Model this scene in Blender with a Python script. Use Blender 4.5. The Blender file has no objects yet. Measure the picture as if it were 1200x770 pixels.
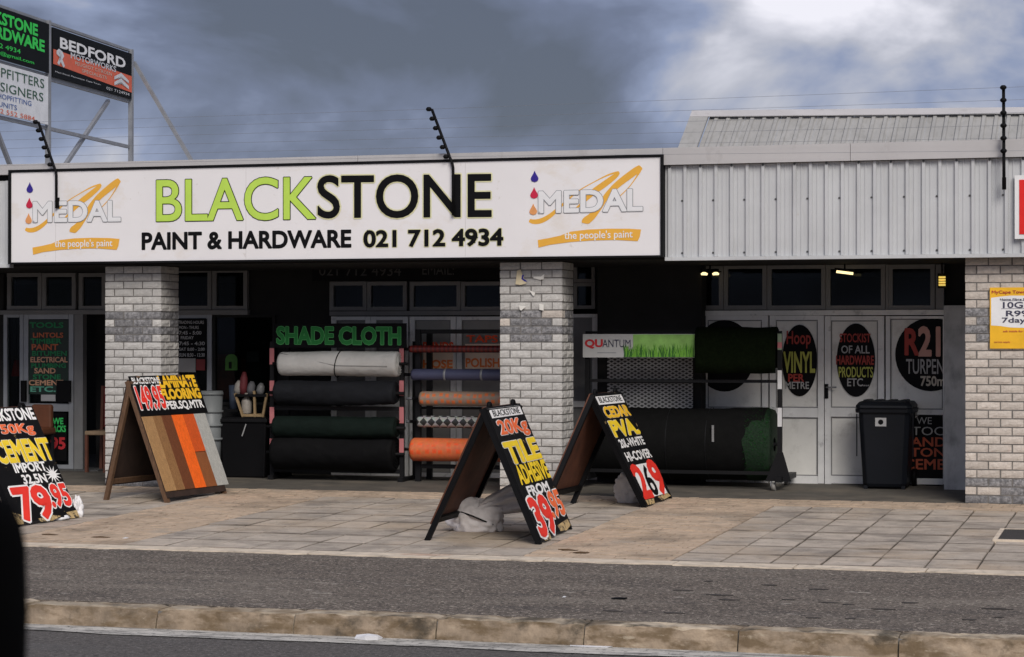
import bpy, math, random
from mathutils import noise as NZ
from mathutils import Vector, Matrix
random.seed(7)
R_ = math.radians
sc = bpy.context.scene
col = sc.collection

# ------------------------------------------------------------------ camera
FPX = 2600.0; YAW = R_(16.4); PIT = math.atan(15/2600)
CAM = Vector((1.92, -22.62, 1.62))
cd = bpy.data.cameras.new('camera'); cam = bpy.data.objects.new('camera', cd); col.objects.link(cam)
cam.location = CAM; cam.rotation_euler = (math.pi/2+PIT, 0, YAW)
cd.sensor_width = 36; cd.lens = 36*FPX/1200; cd.clip_end = 2000; cd.clip_start = 0.05
cd.dof.use_dof = True; cd.dof.focus_distance = 22; cd.dof.aperture_fstop = 14
sc.camera = cam

# ------------------------------------------------------------------ light
SUN_EL, SUN_AZ = R_(37), R_(150)      # azimuth of the sun, clockwise from +Y
w = bpy.data.worlds.new('World'); sc.world = w; w.use_nodes = True
nt = w.node_tree; nt.nodes.clear()
def N(t, **k):
    n = nt.nodes.new(t)
    for a, b in k.items(): setattr(n, a, b)
    return n
def LK(a, b): nt.links.new(a, b)
out = N('ShaderNodeOutputWorld')
sky = N('ShaderNodeTexSky', sky_type='NISHITA', sun_disc=False, sun_elevation=SUN_EL, sun_rotation=SUN_AZ)
bgs = N('ShaderNodeBackground'); bgs.inputs[1].default_value = 0.07; LK(sky.outputs[0], bgs.inputs[0])
tc = N('ShaderNodeTexCoord')
mp = N('ShaderNodeMapping'); mp.inputs['Scale'].default_value = (1, 1, 2.2); LK(tc.outputs['Generated'], mp.inputs[0])
mp.inputs['Location'].default_value = (0.35, 0.1, 0.42)
n1 = N('ShaderNodeTexNoise'); n1.inputs['Scale'].default_value = 5.5; n1.inputs['Detail'].default_value = 6; n1.inputs['Roughness'].default_value = .5
n1.inputs['Distortion'].default_value = .35
LK(mp.outputs[0], n1.inputs[0])
# broad cloud masses: a dark slate bank ahead, a pale break to its right
import mathutils
_MC = cam.rotation_euler.to_matrix()
wn = N('ShaderNodeTexNoise'); wn.inputs['Scale'].default_value = 7; wn.inputs['Detail'].default_value = 7; LK(tc.outputs['Generated'], wn.inputs[0])
ws = N('ShaderNodeVectorMath', operation='MULTIPLY_ADD'); LK(wn.outputs['Color'], ws.inputs[0]); ws.inputs[1].default_value = (.22, .22, .22); LK(tc.outputs['Generated'], ws.inputs[2])
gn = N('ShaderNodeMath', operation='MULTIPLY_ADD'); LK(n1.outputs[0], gn.inputs[0]); gn.inputs[1].default_value = 1.45; gn.inputs[2].default_value = -.225; acc = gn.outputs[0]
for (px, py, rad, amt) in ((400, -40, 6.0, -.13), (650, 60, 3.4, -.05), (885, 125, 3.0, .15), (1060, 90, 7, .19), (60, 60, 4, .04), (400, 190, 4.0, .05), (960, -25, 2.2, -.08)):
    d = (_MC @ Vector(((px-600)/FPX, (385-py)/FPX, -1))).normalized() + Vector((.11, .11, .11))
    dt = N('ShaderNodeVectorMath', operation='DISTANCE'); LK(ws.outputs[0], dt.inputs[0]); dt.inputs[1].default_value = d
    mr = N('ShaderNodeMapRange', interpolation_type='SMOOTHERSTEP'); LK(dt.outputs['Value'], mr.inputs[0]); mr.inputs[1].default_value = math.radians(rad)*1.3; mr.inputs[2].default_value = 0; mr.inputs[4].default_value = amt
    ad = N('ShaderNodeMath', operation='ADD'); LK(acc, ad.inputs[0]); LK(mr.outputs[0], ad.inputs[1]); acc = ad.outputs[0]
cr = N('ShaderNodeValToRGB'); LK(acc, cr.inputs[0])
e = cr.color_ramp.elements
e[0].position = .30; e[0].color = (.052, .058, .082, 1)
e[1].position = .74; e[1].color = (.50, .49, .53, 1)
for p, c in ((.42, (.082, .094, .145, 1)), (.52, (.145, .168, .25, 1)), (.61, (.265, .268, .31, 1))):
    x = e.new(p); x.color = c
bgc = N('ShaderNodeBackground'); bgc.inputs[1].default_value = 1.0; LK(cr.outputs[0], bgc.inputs[0])
mx = N('ShaderNodeMixShader'); mx.inputs[0].default_value = .93
LK(bgs.outputs[0], mx.inputs[1]); LK(bgc.outputs[0], mx.inputs[2]); LK(mx.outputs[0], out.inputs[0])
sl = bpy.data.lights.new('sun', 'SUN'); sl.energy = 1.5; sl.angle = R_(30); sl.color = (1, .94, .87)
sun = bpy.data.objects.new('sun', sl); col.objects.link(sun)
sd = Vector((math.sin(SUN_AZ)*math.cos(SUN_EL), math.cos(SUN_AZ)*math.cos(SUN_EL), math.sin(SUN_EL)))
sun.rotation_euler = sd.to_track_quat('Z', 'Y').to_euler(); sun.location = (0, -10, 20)
sc.view_settings.view_transform = 'Standard'; sc.view_settings.look = 'None'
sc.view_settings.exposure = 0.86; sc.view_settings.gamma = 1
sc.cycles.max_bounces = 6; sc.cycles.transparent_max_bounces = 12

# ------------------------------------------------------------------ measuring helpers
MC = cam.rotation_euler.to_matrix()
def ray(x, y): return MC @ Vector(((x-600)/FPX, (385-y)/FPX, -1))
def at(x, y, Y):
    d = ray(x, y); return CAM + d*((Y-CAM.y)/d.y)
SL = .0188
def gz(Y): return SL*Y
def gr(x, y, s=SL, z0=0.0):
    d = ray(x, y); return CAM + d*((z0+s*CAM.y-CAM.z)/(d.z-s*d.y))
def atv(x, y, P, D):            # hit of a vertical plane through P along horizontal D
    n = Vector((D.y, -D.x, 0)); d = ray(x, y); return CAM + d*((P-CAM).dot(n)/d.dot(n))
def atz(x, y, Z):
    d = ray(x, y); return CAM + d*((Z-CAM.z)/d.z)
V = Vector

# ------------------------------------------------------------------ materials
MATS = {}
def mat(name, c, rough=.7, var=.18, scale=6, bump=0., bscale=60, dirt=None, metal=0, rnd=0, spec=.4, coords='pos', stretch=None, detail=5):
    if name in MATS: return MATS[name]
    m = bpy.data.materials.new(name); m.use_nodes = True; t = m.node_tree; b = t.nodes['Principled BSDF']
    MATS[name] = m
    b.inputs['Roughness'].default_value = rough; b.inputs['Metallic'].default_value = metal
    b.inputs['Specular IOR Level'].default_value = spec
    def n(ty): return t.nodes.new(ty)
    if coords == 'pos': src = n('ShaderNodeNewGeometry').outputs['Position']
    else: src = n('ShaderNodeTexCoord').outputs['Object']
    if stretch:
        q = n('ShaderNodeMapping'); q.inputs['Scale'].default_value = stretch; t.links.new(src, q.inputs[0]); src = q.outputs[0]
    no = n('ShaderNodeTexNoise'); no.inputs['Scale'].default_value = scale; no.inputs['Detail'].default_value = detail; no.inputs['Roughness'].default_value = .6
    t.links.new(src, no.inputs[0])
    mr = n('ShaderNodeMapRange'); mr.inputs[1].default_value = .3; mr.inputs[2].default_value = .7
    mr.inputs[3].default_value = 1-var; mr.inputs[4].default_value = 1+var
    t.links.new(no.outputs[0], mr.inputs[0]); val = mr.outputs[0]
    if rnd:
        oi = n('ShaderNodeObjectInfo'); m2 = n('ShaderNodeMapRange'); m2.inputs[3].default_value = 1-rnd; m2.inputs[4].default_value = 1+rnd
        t.links.new(oi.outputs['Random'], m2.inputs[0]); mu = n('ShaderNodeMath'); mu.operation = 'MULTIPLY'
        t.links.new(val, mu.inputs[0]); t.links.new(m2.outputs[0], mu.inputs[1]); val = mu.outputs[0]
    vm = n('ShaderNodeVectorMath'); vm.operation = 'SCALE'; vm.inputs[0].default_value = c[:3]
    t.links.new(val, vm.inputs['Scale']); colr = vm.outputs[0]
    for dd in (dirt or []):
        dc, lo, hi, ds, amt = dd[:5]
        s2 = src
        if len(dd) > 5:
            q = n('ShaderNodeMapping'); q.inputs['Scale'].default_value = dd[5]; t.links.new(src, q.inputs[0]); s2 = q.outputs[0]
        dn = n('ShaderNodeTexNoise'); dn.inputs['Scale'].default_value = ds; dn.inputs['Detail'].default_value = 6; dn.inputs['Roughness'].default_value = .65
        t.links.new(s2, dn.inputs[0])
        dm = n('ShaderNodeMapRange'); dm.inputs[1].default_value = lo; dm.inputs[2].default_value = hi; dm.inputs[4].default_value = amt
        t.links.new(dn.outputs[0], dm.inputs[0])
        mi = n('ShaderNodeMix'); mi.data_type = 'RGBA'; t.links.new(dm.outputs[0], mi.inputs[0])
        t.links.new(colr, mi.inputs[6]); mi.inputs[7].default_value = (*dc, 1); colr = mi.outputs[2]
    t.links.new(colr, b.inputs['Base Color'])
    if bump:
        bn = n('ShaderNodeTexNoise'); bn.inputs['Scale'].default_value = bscale; bn.inputs['Detail'].default_value = 4
        t.links.new(src, bn.inputs[0]); bu = n('ShaderNodeBump'); bu.inputs['Strength'].default_value = min(1, bump); bu.inputs['Distance'].default_value = .006
        t.links.new(bn.outputs[0], bu.inputs['Height']); t.links.new(bu.outputs[0], b.inputs['Normal'])
    return m
def flat(name, c, rough=.6, var=.1, **k): return mat(name, c, rough, var, **k)
def emis(name, c, s):
    m = bpy.data.materials.new(name); m.use_nodes = True; b = m.node_tree.nodes['Principled BSDF']
    b.inputs['Base Color'].default_value = (*c, 1); b.inputs['Emission Color'].default_value = (*c, 1); b.inputs['Emission Strength'].default_value = s
    return m
def glassmat(name, tint=(.55, .6, .6)):
    m = bpy.data.materials.new(name); m.use_nodes = True; t = m.node_tree; t.nodes.clear()
    o = t.nodes.new('ShaderNodeOutputMaterial'); tr = t.nodes.new('ShaderNodeBsdfTransparent'); tr.inputs[0].default_value = (*tint, 1)
    g = t.nodes.new('ShaderNodeBsdfGlossy'); g.inputs[0].default_value = (.9, .95, 1, 1); g.inputs['Roughness'].default_value = .04
    f = t.nodes.new('ShaderNodeFresnel'); f.inputs[0].default_value = 1.22; x = t.nodes.new('ShaderNodeMixShader')
    t.links.new(f.outputs[0], x.inputs[0]); t.links.new(tr.outputs[0], x.inputs[1]); t.links.new(g.outputs[0], x.inputs[2]); t.links.new(x.outputs[0], o.inputs[0])
    return m

GLASS = glassmat('window_glass')
M_brick = mat('pale_brick', (.50, .485, .46), .9, .13, 30, 1, 70, rnd=.10, dirt=[((.36, .35, .34), .52, .72, 40, .5), ((.25, .22, .18), .60, .74, 2.5, .35)])
M_brickb = mat('buff_brick', (.54, .485, .43), .9, .12, 26, 1, 70, rnd=.13, dirt=[((.33, .28, .25), .54, .72, 36, .6), ((.5, .3, .24), .62, .7, 5, .4)])
M_brickd = mat('dark_brick', (.27, .265, .27), .9, .3, 26, 1, 70, rnd=.18, dirt=[((.10, .10, .105), .42, .60, 24, .8), ((.5, .48, .46), .60, .70, 40, .5)])
M_mortar = mat('mortar', (.17, .16, .15), .95, .3, 20)
M_signw = mat('sign_white', (.80, .78, .785), .45, .03, 1.2, dirt=[((.62, .50, .33), .57, .78, 1.6, .45, (1, 1, 1.6)), ((.5, .45, .38), .66, .72, 9, .35)])
M_black = flat('black_paint', (.005, .005, .006), .6, spec=.12)
M_blackframe = flat('black_trim', (.006, .006, .007), .6, spec=.15)
M_lime = flat('lime_green', (.50, .72, .10), .5, .06)
M_orange = flat('logo_orange', (.80, .42, .055), .5, .06)
M_drop1 = flat('drop_blue', (.035, .02, .25), .4); M_drop2 = flat('drop_red', (.55, .02, .06), .4); M_drop3 = flat('drop_orange', (.75, .33, .12), .4)
M_greyout = flat('grey_outline', (.28, .29, .31), .5)
M_white = flat('white_paint', (.80, .80, .80), .5, .06)
M_clad = mat('cladding_steel', (.52, .53, .54), .45, .08, 1.6, spec=.5, dirt=[((.36, .35, .33), .56, .75, 1.5, .5, (6, 6, .6)), ((.36, .27, .2), .67, .74, 9, .3)])
M_flash = mat('flashing_steel', (.48, .465, .465), .5, .08, 1.1, dirt=[((.3, .28, .27), .58, .74, 4, .5, (1, 1, .6))])
M_roof = mat('roof_sheet', (.34, .335, .325), .75, .1, 1.5, dirt=[((.25, .245, .23), .5, .68, 7, .6, (2, .5, 1))])
M_galv = mat('galvanised_steel', (.27, .28, .30), .45, .15, 6, metal=.3)
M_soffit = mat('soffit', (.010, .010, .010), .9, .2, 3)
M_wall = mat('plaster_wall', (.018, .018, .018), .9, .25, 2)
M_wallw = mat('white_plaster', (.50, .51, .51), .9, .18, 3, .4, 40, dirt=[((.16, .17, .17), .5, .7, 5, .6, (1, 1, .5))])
M_frame = mat('painted_frame', (.80, .80, .79), .55, .1, 4, dirt=[((.2, .2, .2), .58, .72, 6, .55)])
M_framel = mat('aluminium_frame', (.34, .355, .375), .4, .1, 4, metal=.2)
M_frdark = mat('shaded_grey_frame', (.22, .22, .22), .55, .1, 4)
M_pane = mat('painted_pane', (.80, .79, .75), .6, .08, 3, dirt=[((.4, .38, .34), .54, .72, 4, .5)])
M_paneg = mat('grey_pane', (.20, .20, .20), .5, .1, 3)
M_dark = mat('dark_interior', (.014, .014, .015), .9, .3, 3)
M_asph = mat('asphalt', (.122, .101, .083), .9, .55, 30, 1, 120, detail=9, dirt=[((.23, .20, .165), .48, .70, 1.3, .6, (.4, 1.4, 1)), ((.07, .062, .058), .52, .70, 1.9, .6, (.5, 1.8, 1)), ((.46, .40, .33), .56, .62, 40, .85), ((.02, .018, .016), .555, .61, 36, .9), ((.5, .46, .4), .645, .67, 9, .6, (.5, 1.6, 1))])
M_road = mat('road_asphalt', (.095, .086, .08), .9, .45, 34, 1, 120, detail=9, dirt=[((.3, .29, .28), .58, .64, 42, .7), ((.02, .02, .02), .565, .63, 38, .8), ((.18, .18, .18), .64, .70, 70, .6), ((.10, .10, .10), .5, .7, 1.2, .5, (.3, 1.5, 1))])
M_slab = mat('grey_slab', (.44, .38, .315), .9, .22, 6, .8, 90, rnd=.10, detail=9, dirt=[((.17, .15, .13), .49, .66, 1.8, .7), ((.46, .35, .24), .48, .66, .7, .6), ((.11, .10, .09), .60, .66, 22, .6), ((.6, .56, .5), .62, .68, 30, .4)])
M_bed = mat('joint_sand', (.06, .048, .038), .95, .3, 12)
M_tan = mat('tan_paver', (.50, .385, .28), .9, .2, 7, .7, 90, rnd=0, dirt=[((.20, .16, .12), .50, .66, 1.4, .7), ((.33, .30, .26), .58, .72, 1.3, .6), ((.09, .07, .06), .66, .71, 18, .7)])
M_edge = mat('concrete_edging', (.62, .53, .42), .9, .2, 8, .8, 60, dirt=[((.35, .14, .08), .62, .72, 1.2, .6), ((.14, .12, .1), .58, .7, 6, .6)])
M_kerb = mat('kerb_concrete', (.43, .36, .27), .92, .3, 7, 1, 50, rnd=.15, dirt=[((.17, .115, .06), .44, .60, 3.5, .75, (1, 1, 3)), ((.045, .038, .028), .53, .66, 2.2, .85, (1.2, 1, 1.6)), ((.5, .45, .38), .62, .7, 9, .5)])
M_kerbf = mat('kerb_face_shade_grime', (.31, .24, .17), .92, .35, 7, 1, 40, rnd=.15, dirt=[((.12, .08, .04), .44, .60, 4, .8, (1, 1, 2.5)), ((.035, .03, .022), .55, .66, 2.4, .75, (1.2, 1, 1.4)), ((.42, .35, .26), .60, .70, 9, .7, (1, 1, 3))])  # shade of the upright face put into the darker base, real grime over it
M_gutter = mat('gutter_concrete', (.50, .48, .44), .9, .2, 6, .5, 60, dirt=[((.12, .115, .11), .48, .60, 5, .8, (.6, 3, 1)), ((.06, .06, .06), .56, .62, 20, .7)])
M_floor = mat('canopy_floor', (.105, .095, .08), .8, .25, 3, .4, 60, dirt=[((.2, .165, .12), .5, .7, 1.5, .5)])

# ------------------------------------------------------------------ mesh helpers
def tag(o, label=None, cat=None, group=None, kind=None):
    if label: o['label'] = label
    if cat: o['category'] = cat
    if group: o['group'] = group
    if kind: o['kind'] = kind
    return o
def wloc(o):
    v = V((0, 0, 0))
    while o is not None: v = v + o.location; o = o.parent
    return v
def empty(name, loc, label=None, cat=None, group=None, kind=None):
    o = bpy.data.objects.new(name, None); o.empty_display_size = .1; col.objects.link(o); o.location = V(loc)
    return tag(o, label, cat, group, kind)
class MB:
    def __init__(s): s.v = []; s.f = []; s.sm = []
    def add(s, vs, fs, smooth=False):
        k = len(s.v); s.v += [V(q) for q in vs]; s.f += [tuple(i+k for i in f) for f in fs]; s.sm += [smooth]*len(fs); return s
    def box(s, a, b):
        x0, y0, z0 = (min(a[i], b[i]) for i in range(3)); x1, y1, z1 = (max(a[i], b[i]) for i in range(3))
        return s.hexa([(x0, y0, z0), (x1, y0, z0), (x1, y1, z0), (x0, y1, z0), (x0, y0, z1), (x1, y0, z1), (x1, y1, z1), (x0, y1, z1)])
    def hexa(s, p): return s.add(p, [(3, 2, 1, 0), (4, 5, 6, 7), (0, 1, 5, 4), (1, 2, 6, 5), (2, 3, 7, 6), (3, 0, 4, 7)])
    def slab(s, q, n, t):        # quad q extruded by t along -n
        n = V(n).normalized()*t; b = [V(p)-n for p in q]
        return s.hexa(b+[V(p) for p in q])
    def bar(s, a, b, wd, dp=None, up=(0, 0, 1)):
        a = V(a); b = V(b); d = (b-a).normalized(); dp = dp or wd; up = V(up)
        if abs(d.dot(up)) > .97: up = V((0, 1, 0))
        x = d.cross(up).normalized()*wd/2; y = x.cross(d).normalized()*dp/2
        return s.hexa([a-x-y, a+x-y, a+x+y, a-x+y, b-x-y, b+x-y, b+x+y, b-x+y])
    def tube(s, pts, r, n=10, caps=True, smooth=True):
        pts = [V(p) for p in pts]; rs = r if isinstance(r, (list, tuple)) else [r]*len(pts); k = len(s.v)
        ref = None; rings = []
        for i, p in enumerate(pts):
            d = (pts[min(i+1, len(pts)-1)]-pts[max(i-1, 0)]).normalized()
            if ref is None: ref = V((0, 0, 1)) if abs(d.z) < .9 else V((1, 0, 0))
            x = d.cross(ref).normalized(); y = d.cross(x).normalized(); ref = -y if False else ref
            rings += [p+(x*math.cos(2*math.pi*j/n)+y*math.sin(2*math.pi*j/n))*rs[i] for j in range(n)]
        fs = []
        for i in range(len(pts)-1):
            for j in range(n): fs.append((i*n+j, i*n+(j+1) % n, (i+1)*n+(j+1) % n, (i+1)*n+j))
        s.add(rings, fs, smooth)
        if caps:
            s.f += [tuple(k+j for j in range(n))[::-1], tuple(k+(len(pts)-1)*n+j for j in range(n))]; s.sm += [False, False]
        return s
    def prism(s, poly, n, t):     # polygon (world points) with thickness t along -n
        n = V(n).normalized()*t; k = len(poly)
        return s.add([V(p) for p in poly]+[V(p)-n for p in poly], [tuple(range(k)), tuple(range(2*k-1, k-1, -1))]+[(i, k+i, k+(i+1) % k, (i+1) % k) for i in range(k)])
    def build(s, name, m, parent=None, origin=None, bevel=0, subs=0):
        if parent is not None: o0 = wloc(parent) if origin is None else V(origin)
        elif origin is not None: o0 = V(origin)
        else:
            xs = [q.x for q in s.v]; ys = [q.y for q in s.v]; zs = [q.z for q in s.v]
            o0 = V(((min(xs)+max(xs))/2, (min(ys)+max(ys))/2, min(zs)))
        me = bpy.data.meshes.new(name); me.from_pydata([tuple(q-o0) for q in s.v], [], s.f); me.materials.append(m)
        me.polygons.foreach_set('use_smooth', s.sm); me.update()
        o = bpy.data.objects.new(name, me); col.objects.link(o)
        if parent is not None: o.parent = parent; o.location = o0-wloc(parent)
        else: o.location = o0
        if bevel:
            b = o.modifiers.new('bevel', 'BEVEL'); b.width = bevel; b.segments = 2; b.limit_method = 'ANGLE'
        if subs:
            b = o.modifiers.new('sub', 'SUBSURF'); b.levels = b.render_levels = subs
        return o
def pbox(mb, x0, y0, x1, y1, Y, t):   # box whose front (plane Y) spans the given pixels
    xm, ym = (x0+x1)/2, (y0+y1)/2
    return mb.box((at(x0, ym, Y).x, Y, at(xm, y0, Y).z), (at(x1, ym, Y).x, Y+t, at(xm, y1, Y).z))
def P(name, m, parent, x0, y0, x1, y1, Y, t, **k): return pbox(MB(), x0, y0, x1, y1, Y, t).build(name, m, parent, **k)

_tx = {}
from mathutils.geometry import delaunay_2d_cdt
def glyphs(s, off, res):
    key = (s, off, res)
    if key in _tx: return _tx[key]
    c = bpy.data.curves.new('t', 'FONT'); c.body = s; c.offset = off; c.resolution_u = res; c.fill_mode = 'NONE'
    o = bpy.data.objects.new('t', c); col.objects.link(o)
    me = o.to_mesh(); vs = [v.co.xy.copy() for v in me.vertices]; es = [tuple(e_.vertices) for e_ in me.edges]; o.to_mesh_clear()
    bpy.data.objects.remove(o); bpy.data.curves.remove(c)
    # split into letters by contour overlap so each triangulation stays small
    par = list(range(len(vs)))
    def find(a):
        while par[a] != a: par[a] = par[par[a]]; a = par[a]
        return a
    for a, b in es: par[find(a)] = find(b)
    loops = {}
    for e_ in es: loops.setdefault(find(e_[0]), []).append(e_)
    boxes = []
    for k_, el in loops.items():
        xs = [vs[a].x for a, b in el]; boxes.append([min(xs), max(xs), el])
    boxes.sort(key=lambda q: q[0]); groups = []
    for b in boxes:
        if groups and b[0] < groups[-1][1]: groups[-1][1] = max(groups[-1][1], b[1]); groups[-1][2] = groups[-1][2]+b[2]
        else: groups.append(list(b))
    OV = []; OF = []
    for x0, x1, el in groups:
        ids = sorted({i_ for e_ in el for i_ in e_}); mp2 = {q: k for k, q in enumerate(ids)}
        res_ = delaunay_2d_cdt([vs[q] for q in ids], [(mp2[a], mp2[b]) for a, b in el], [], 0, 1e-5)
        cv, cf = res_[0], res_[2]; keep = []; area = {}
        for f in cf:
            cx_ = sum(cv[q].x for q in f)/len(f); cy_ = sum(cv[q].y for q in f)/len(f); wn_ = 0
            for a, b in el:
                p, q = vs[a], vs[b]
                if (p.y > cy_) != (q.y > cy_):
                    if p.x+(cy_-p.y)/(q.y-p.y)*(q.x-p.x) > cx_: wn_ += 1 if q.y > p.y else -1
            if wn_:
                A_ = abs((cv[f[1]]-cv[f[0]]).cross(cv[f[2]]-cv[f[0]])); sg = 1 if wn_ > 0 else -1
                area[sg] = area.get(sg, 0)+A_; keep.append((f, sg))
        best = max(area, key=area.get) if area else 1; k0 = len(OV)
        OV += [V((q.x, q.y, 0)) for q in cv]; OF += [tuple(k0+q for q in f) for f, sg in keep if sg == best]
    used = sorted({q for f in OF for q in f}); m2 = {q: k for k, q in enumerate(used)}
    _tx[key] = ([OV[q] for q in used], [tuple(m2[q] for q in f) for f in OF])
    return _tx[key]
def text(s, TL, TR, BL, m, parent, n, off=.0, outline=None, oo=.05, res=3, lift=.003, name='lettering', wob=0, sh=0):
    n = V(n).normalized(); vs, fs = glyphs(s, off, res)
    x0 = min(q.x for q in vs); x1 = max(q.x for q in vs); y0 = min(q.y for q in vs); y1 = max(q.y for q in vs)
    off = off*.72 if off >= .045 else off
    TL, TR, BL = V(TL), V(TR), V(BL); U = TR-TL; W = TL-BL
    def mp_(vv, l): return [BL+U*((q.x-x0)/(x1-x0))+W*((q.y-y0)/(y1-y0)+wob*math.sin(q.x*5.1)) + n*l for q in vv]
    if outline:
        stroke(vs, fs, off+oo, mp_, lift, MB()).build(name, outline, parent)
        lift += .003
    mb = MB().add(mp_(vs, lift+.0012), fs)
    if off > 0: stroke(vs, fs, off, mp_, lift, mb)
    return mb.build(name, m, parent)
def stroke(vs, fs, h, mp_, lift, mb):      # painted stroke following the letter contour
    cnt = {}
    for f in fs:
        for i in range(len(f)): k_ = tuple(sorted((f[i], f[(i+1) % len(f)]))); cnt[k_] = cnt.get(k_, 0)+1
    q_ = 0
    for (i, j), c_ in cnt.items():
        if c_ != 1: continue
        a, b = vs[i], vs[j]; d = b-a
        if d.length < 1e-6: continue
        d = d.normalized()*h*.6; p = V((-d.y, d.x, 0))/.6; q_ += 1
        mb.add(mp_([a-d-p, b+d-p, b+d+p, a-d+p], lift+(q_*5 % 11)*.0001), [(0, 1, 2, 3)])
    return mb
def ptext(s, xl, xr, yt, yb, Y, m, parent, dy=0, **k):   # text on plane Y filling a pixel box, dy = rise of the right end in px
    return text(s, at(xl, yt, Y), at(xr, yt-dy, Y), at(xl, yb, Y), m, parent, (0, -1, 0), **k)

# ------------------------------------------------------------------ ground
def sheet(name, m, x0, x1, y0, y1, zf, kind='structure', nx=1):
    mb = MB(); mb.add([(x0, y0, zf(y0)), (x1, y0, zf(y0)), (x1, y1, zf(y1)), (x0, y1, zf(y1))], [(0, 1, 2, 3)])
    return tag(mb.build(name, m), kind=kind)
sheet('road', M_road, -400, 400, -300, -9.05, lambda y: -.31)
sheet('ground', M_asph, -400, 400, 6.0, 600, lambda y: -.02)
pb = sheet('pavement', M_bed, -60, 60, -5.6, 0.0, lambda y: gz(y)-.03)
mb = MB(); rr = random.Random(9)
for i in range(26):
    x_, y_, L_ = rr.uniform(-1.6, 1.6), rr.uniform(-8.6, -6.2), rr.uniform(.06, .2)
    pts = [(x_-L_/2, y_), (x_-L_/4, y_-rr.uniform(.01, .03)), (x_+L_/4, y_-rr.uniform(.008, .03)), (x_+L_/2, y_+.005), (x_+L_/5, y_+rr.uniform(.01, .03)), (x_-L_/4, y_+rr.uniform(.01, .03))]
    mb.add([(a, b, gz(b)+.003) for a, b in pts]+[(a, b, gz(b)-.002) for a, b in pts], [tuple(range(6))]+[(k, 6+k, 6+(k+1) % 6, (k+1) % 6) for k in range(6)])
SMEAR = mb
tag(MB().hexa([(-60, -8.80, gz(-8.8)-.12), (60, -8.80, gz(-8.8)-.12), (60, -5.80, gz(-5.80)-.12), (-60, -5.80, gz(-5.80)-.12), (-60, -8.80, gz(-8.8)-.002), (60, -8.80, gz(-8.8)-.002), (60, -5.80, gz(-5.80)-.002), (-60, -5.80, gz(-5.80)-.002)]).build('footpath', M_asph), kind='structure')
tag(SMEAR.build('tar_spots', mat('tar', (.045, .04, .037), .9, .3, 40, 1, 120)), kind='stuff')
sheet('soil', M_bed, -60, 60, -9.0, 6.2, lambda y: -.33)
tag(MB().hexa([(-60, -.02, gz(0)-.06), (60, -.02, gz(0)-.06), (60, 5.99, gz(2)-.06), (-60, 5.99, gz(2)-.06), (-60, -.02, gz(0)), (60, -.02, gz(0)), (60, 2.3, gz(2.3)), (-60, 2.3, gz(2.3))]).build('canopy_floor', M_floor), kind='structure')
# edging strip in lengths
eg = tag(empty('concrete_edging', (0, -5.66, gz(-5.66))), kind='structure')
x = -13.0
while x < 3:
    L = random.uniform(.9, 1.15); mb = MB(); k = 7; top = []
    for i in range(k+1):
        xx = x+.006+(L-.012)*i/k; a = random.uniform(-.012, .012)
        top += [V((xx, -5.82+a*3, gz(-5.7)-.05)), V((xx, -5.82+a*3, gz(-5.75)+.006)), V((xx, -5.57, gz(-5.57)+.004)), V((xx, -5.57, gz(-5.6)-.05))]
    fs = []
    for i in range(k):
        for j in range(3): fs.append((4*i+j, 4*i+4+j, 4*i+5+j, 4*i+1+j))
    fs += [(0, 1, 2, 3), (4*k+3, 4*k+2, 4*k+1, 4*k)]
    mb.add(top, fs).build('edging_stone', M_edge, eg); x += L
# kerb stones
kb = tag(empty('kerb', (0, -8.9, -.3)), kind='structure')
def kerbstone(L, seed):
    rr = random.Random(seed); n = 14; mb = MB()
    prof = [(.225, -.16), (.225, .146), (.19, .150), (.024, .150), (.008, .143), (-.002, .12), (-.022, .05), (-.035, -.02), (-.04, -.16)]
    vs = []
    for i in range(n+1):
        e_ = 1 if i in (0, n) else 0
        for (py, pz) in prof:
            ch = .012*e_ + rr.uniform(0, .010)*(1 if pz > .05 else .6) + (.022*rr.random() if rr.random() < .08 else 0)
            vs.append(V((L*i/n, py+ch*(.5 if py < .1 else 0), pz-(ch if pz > .05 else 0))))
    m_ = len(prof); fs = []
    for i in range(n):
        for j in range(m_-1): fs.append((i*m_+j, i*m_+j+1, (i+1)*m_+j+1, (i+1)*m_+j))
    fs += [tuple(range(m_))[::-1], tuple(n*m_+j for j in range(m_))]
    mb.add(vs, fs)
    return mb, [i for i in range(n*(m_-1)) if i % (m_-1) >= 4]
km = []
for s_ in range(5):
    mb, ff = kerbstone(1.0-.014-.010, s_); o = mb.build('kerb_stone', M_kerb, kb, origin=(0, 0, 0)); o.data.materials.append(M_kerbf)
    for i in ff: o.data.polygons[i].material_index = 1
    km.append(o.data); bpy.data.objects.remove(o)
joints = [gr(q, 735).x for q in (490, 672)]
step = .985
x = joints[0]-8*step
for i in range(22):
    o = bpy.data.objects.new('kerb_stone', km[i % 5]); col.objects.link(o); o.parent = kb
    o.location = V((x, -9.02+random.uniform(-.008, .008), -.31+random.uniform(-.004, .004)))-kb.location; x += step
MB().box((-13, -9.0, -.33), (11, -8.83, -.19)).build('kerb_mortar', M_mortar, kb)
# gutter line
mb = MB(); n = 90; vs = []
for i in range(n+1):
    xx = -14+26*i/n; vs += [(xx, -9.35+.03*math.sin(i*.7)+random.uniform(-.02, .02), -.304), (xx, -9.02, -.302)]
mb.add(vs, [(2*i, 2*i+2, 2*i+3, 2*i+1) for i in range(n)])
tag(mb.build('gutter', M_gutter), kind='structure')

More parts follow.
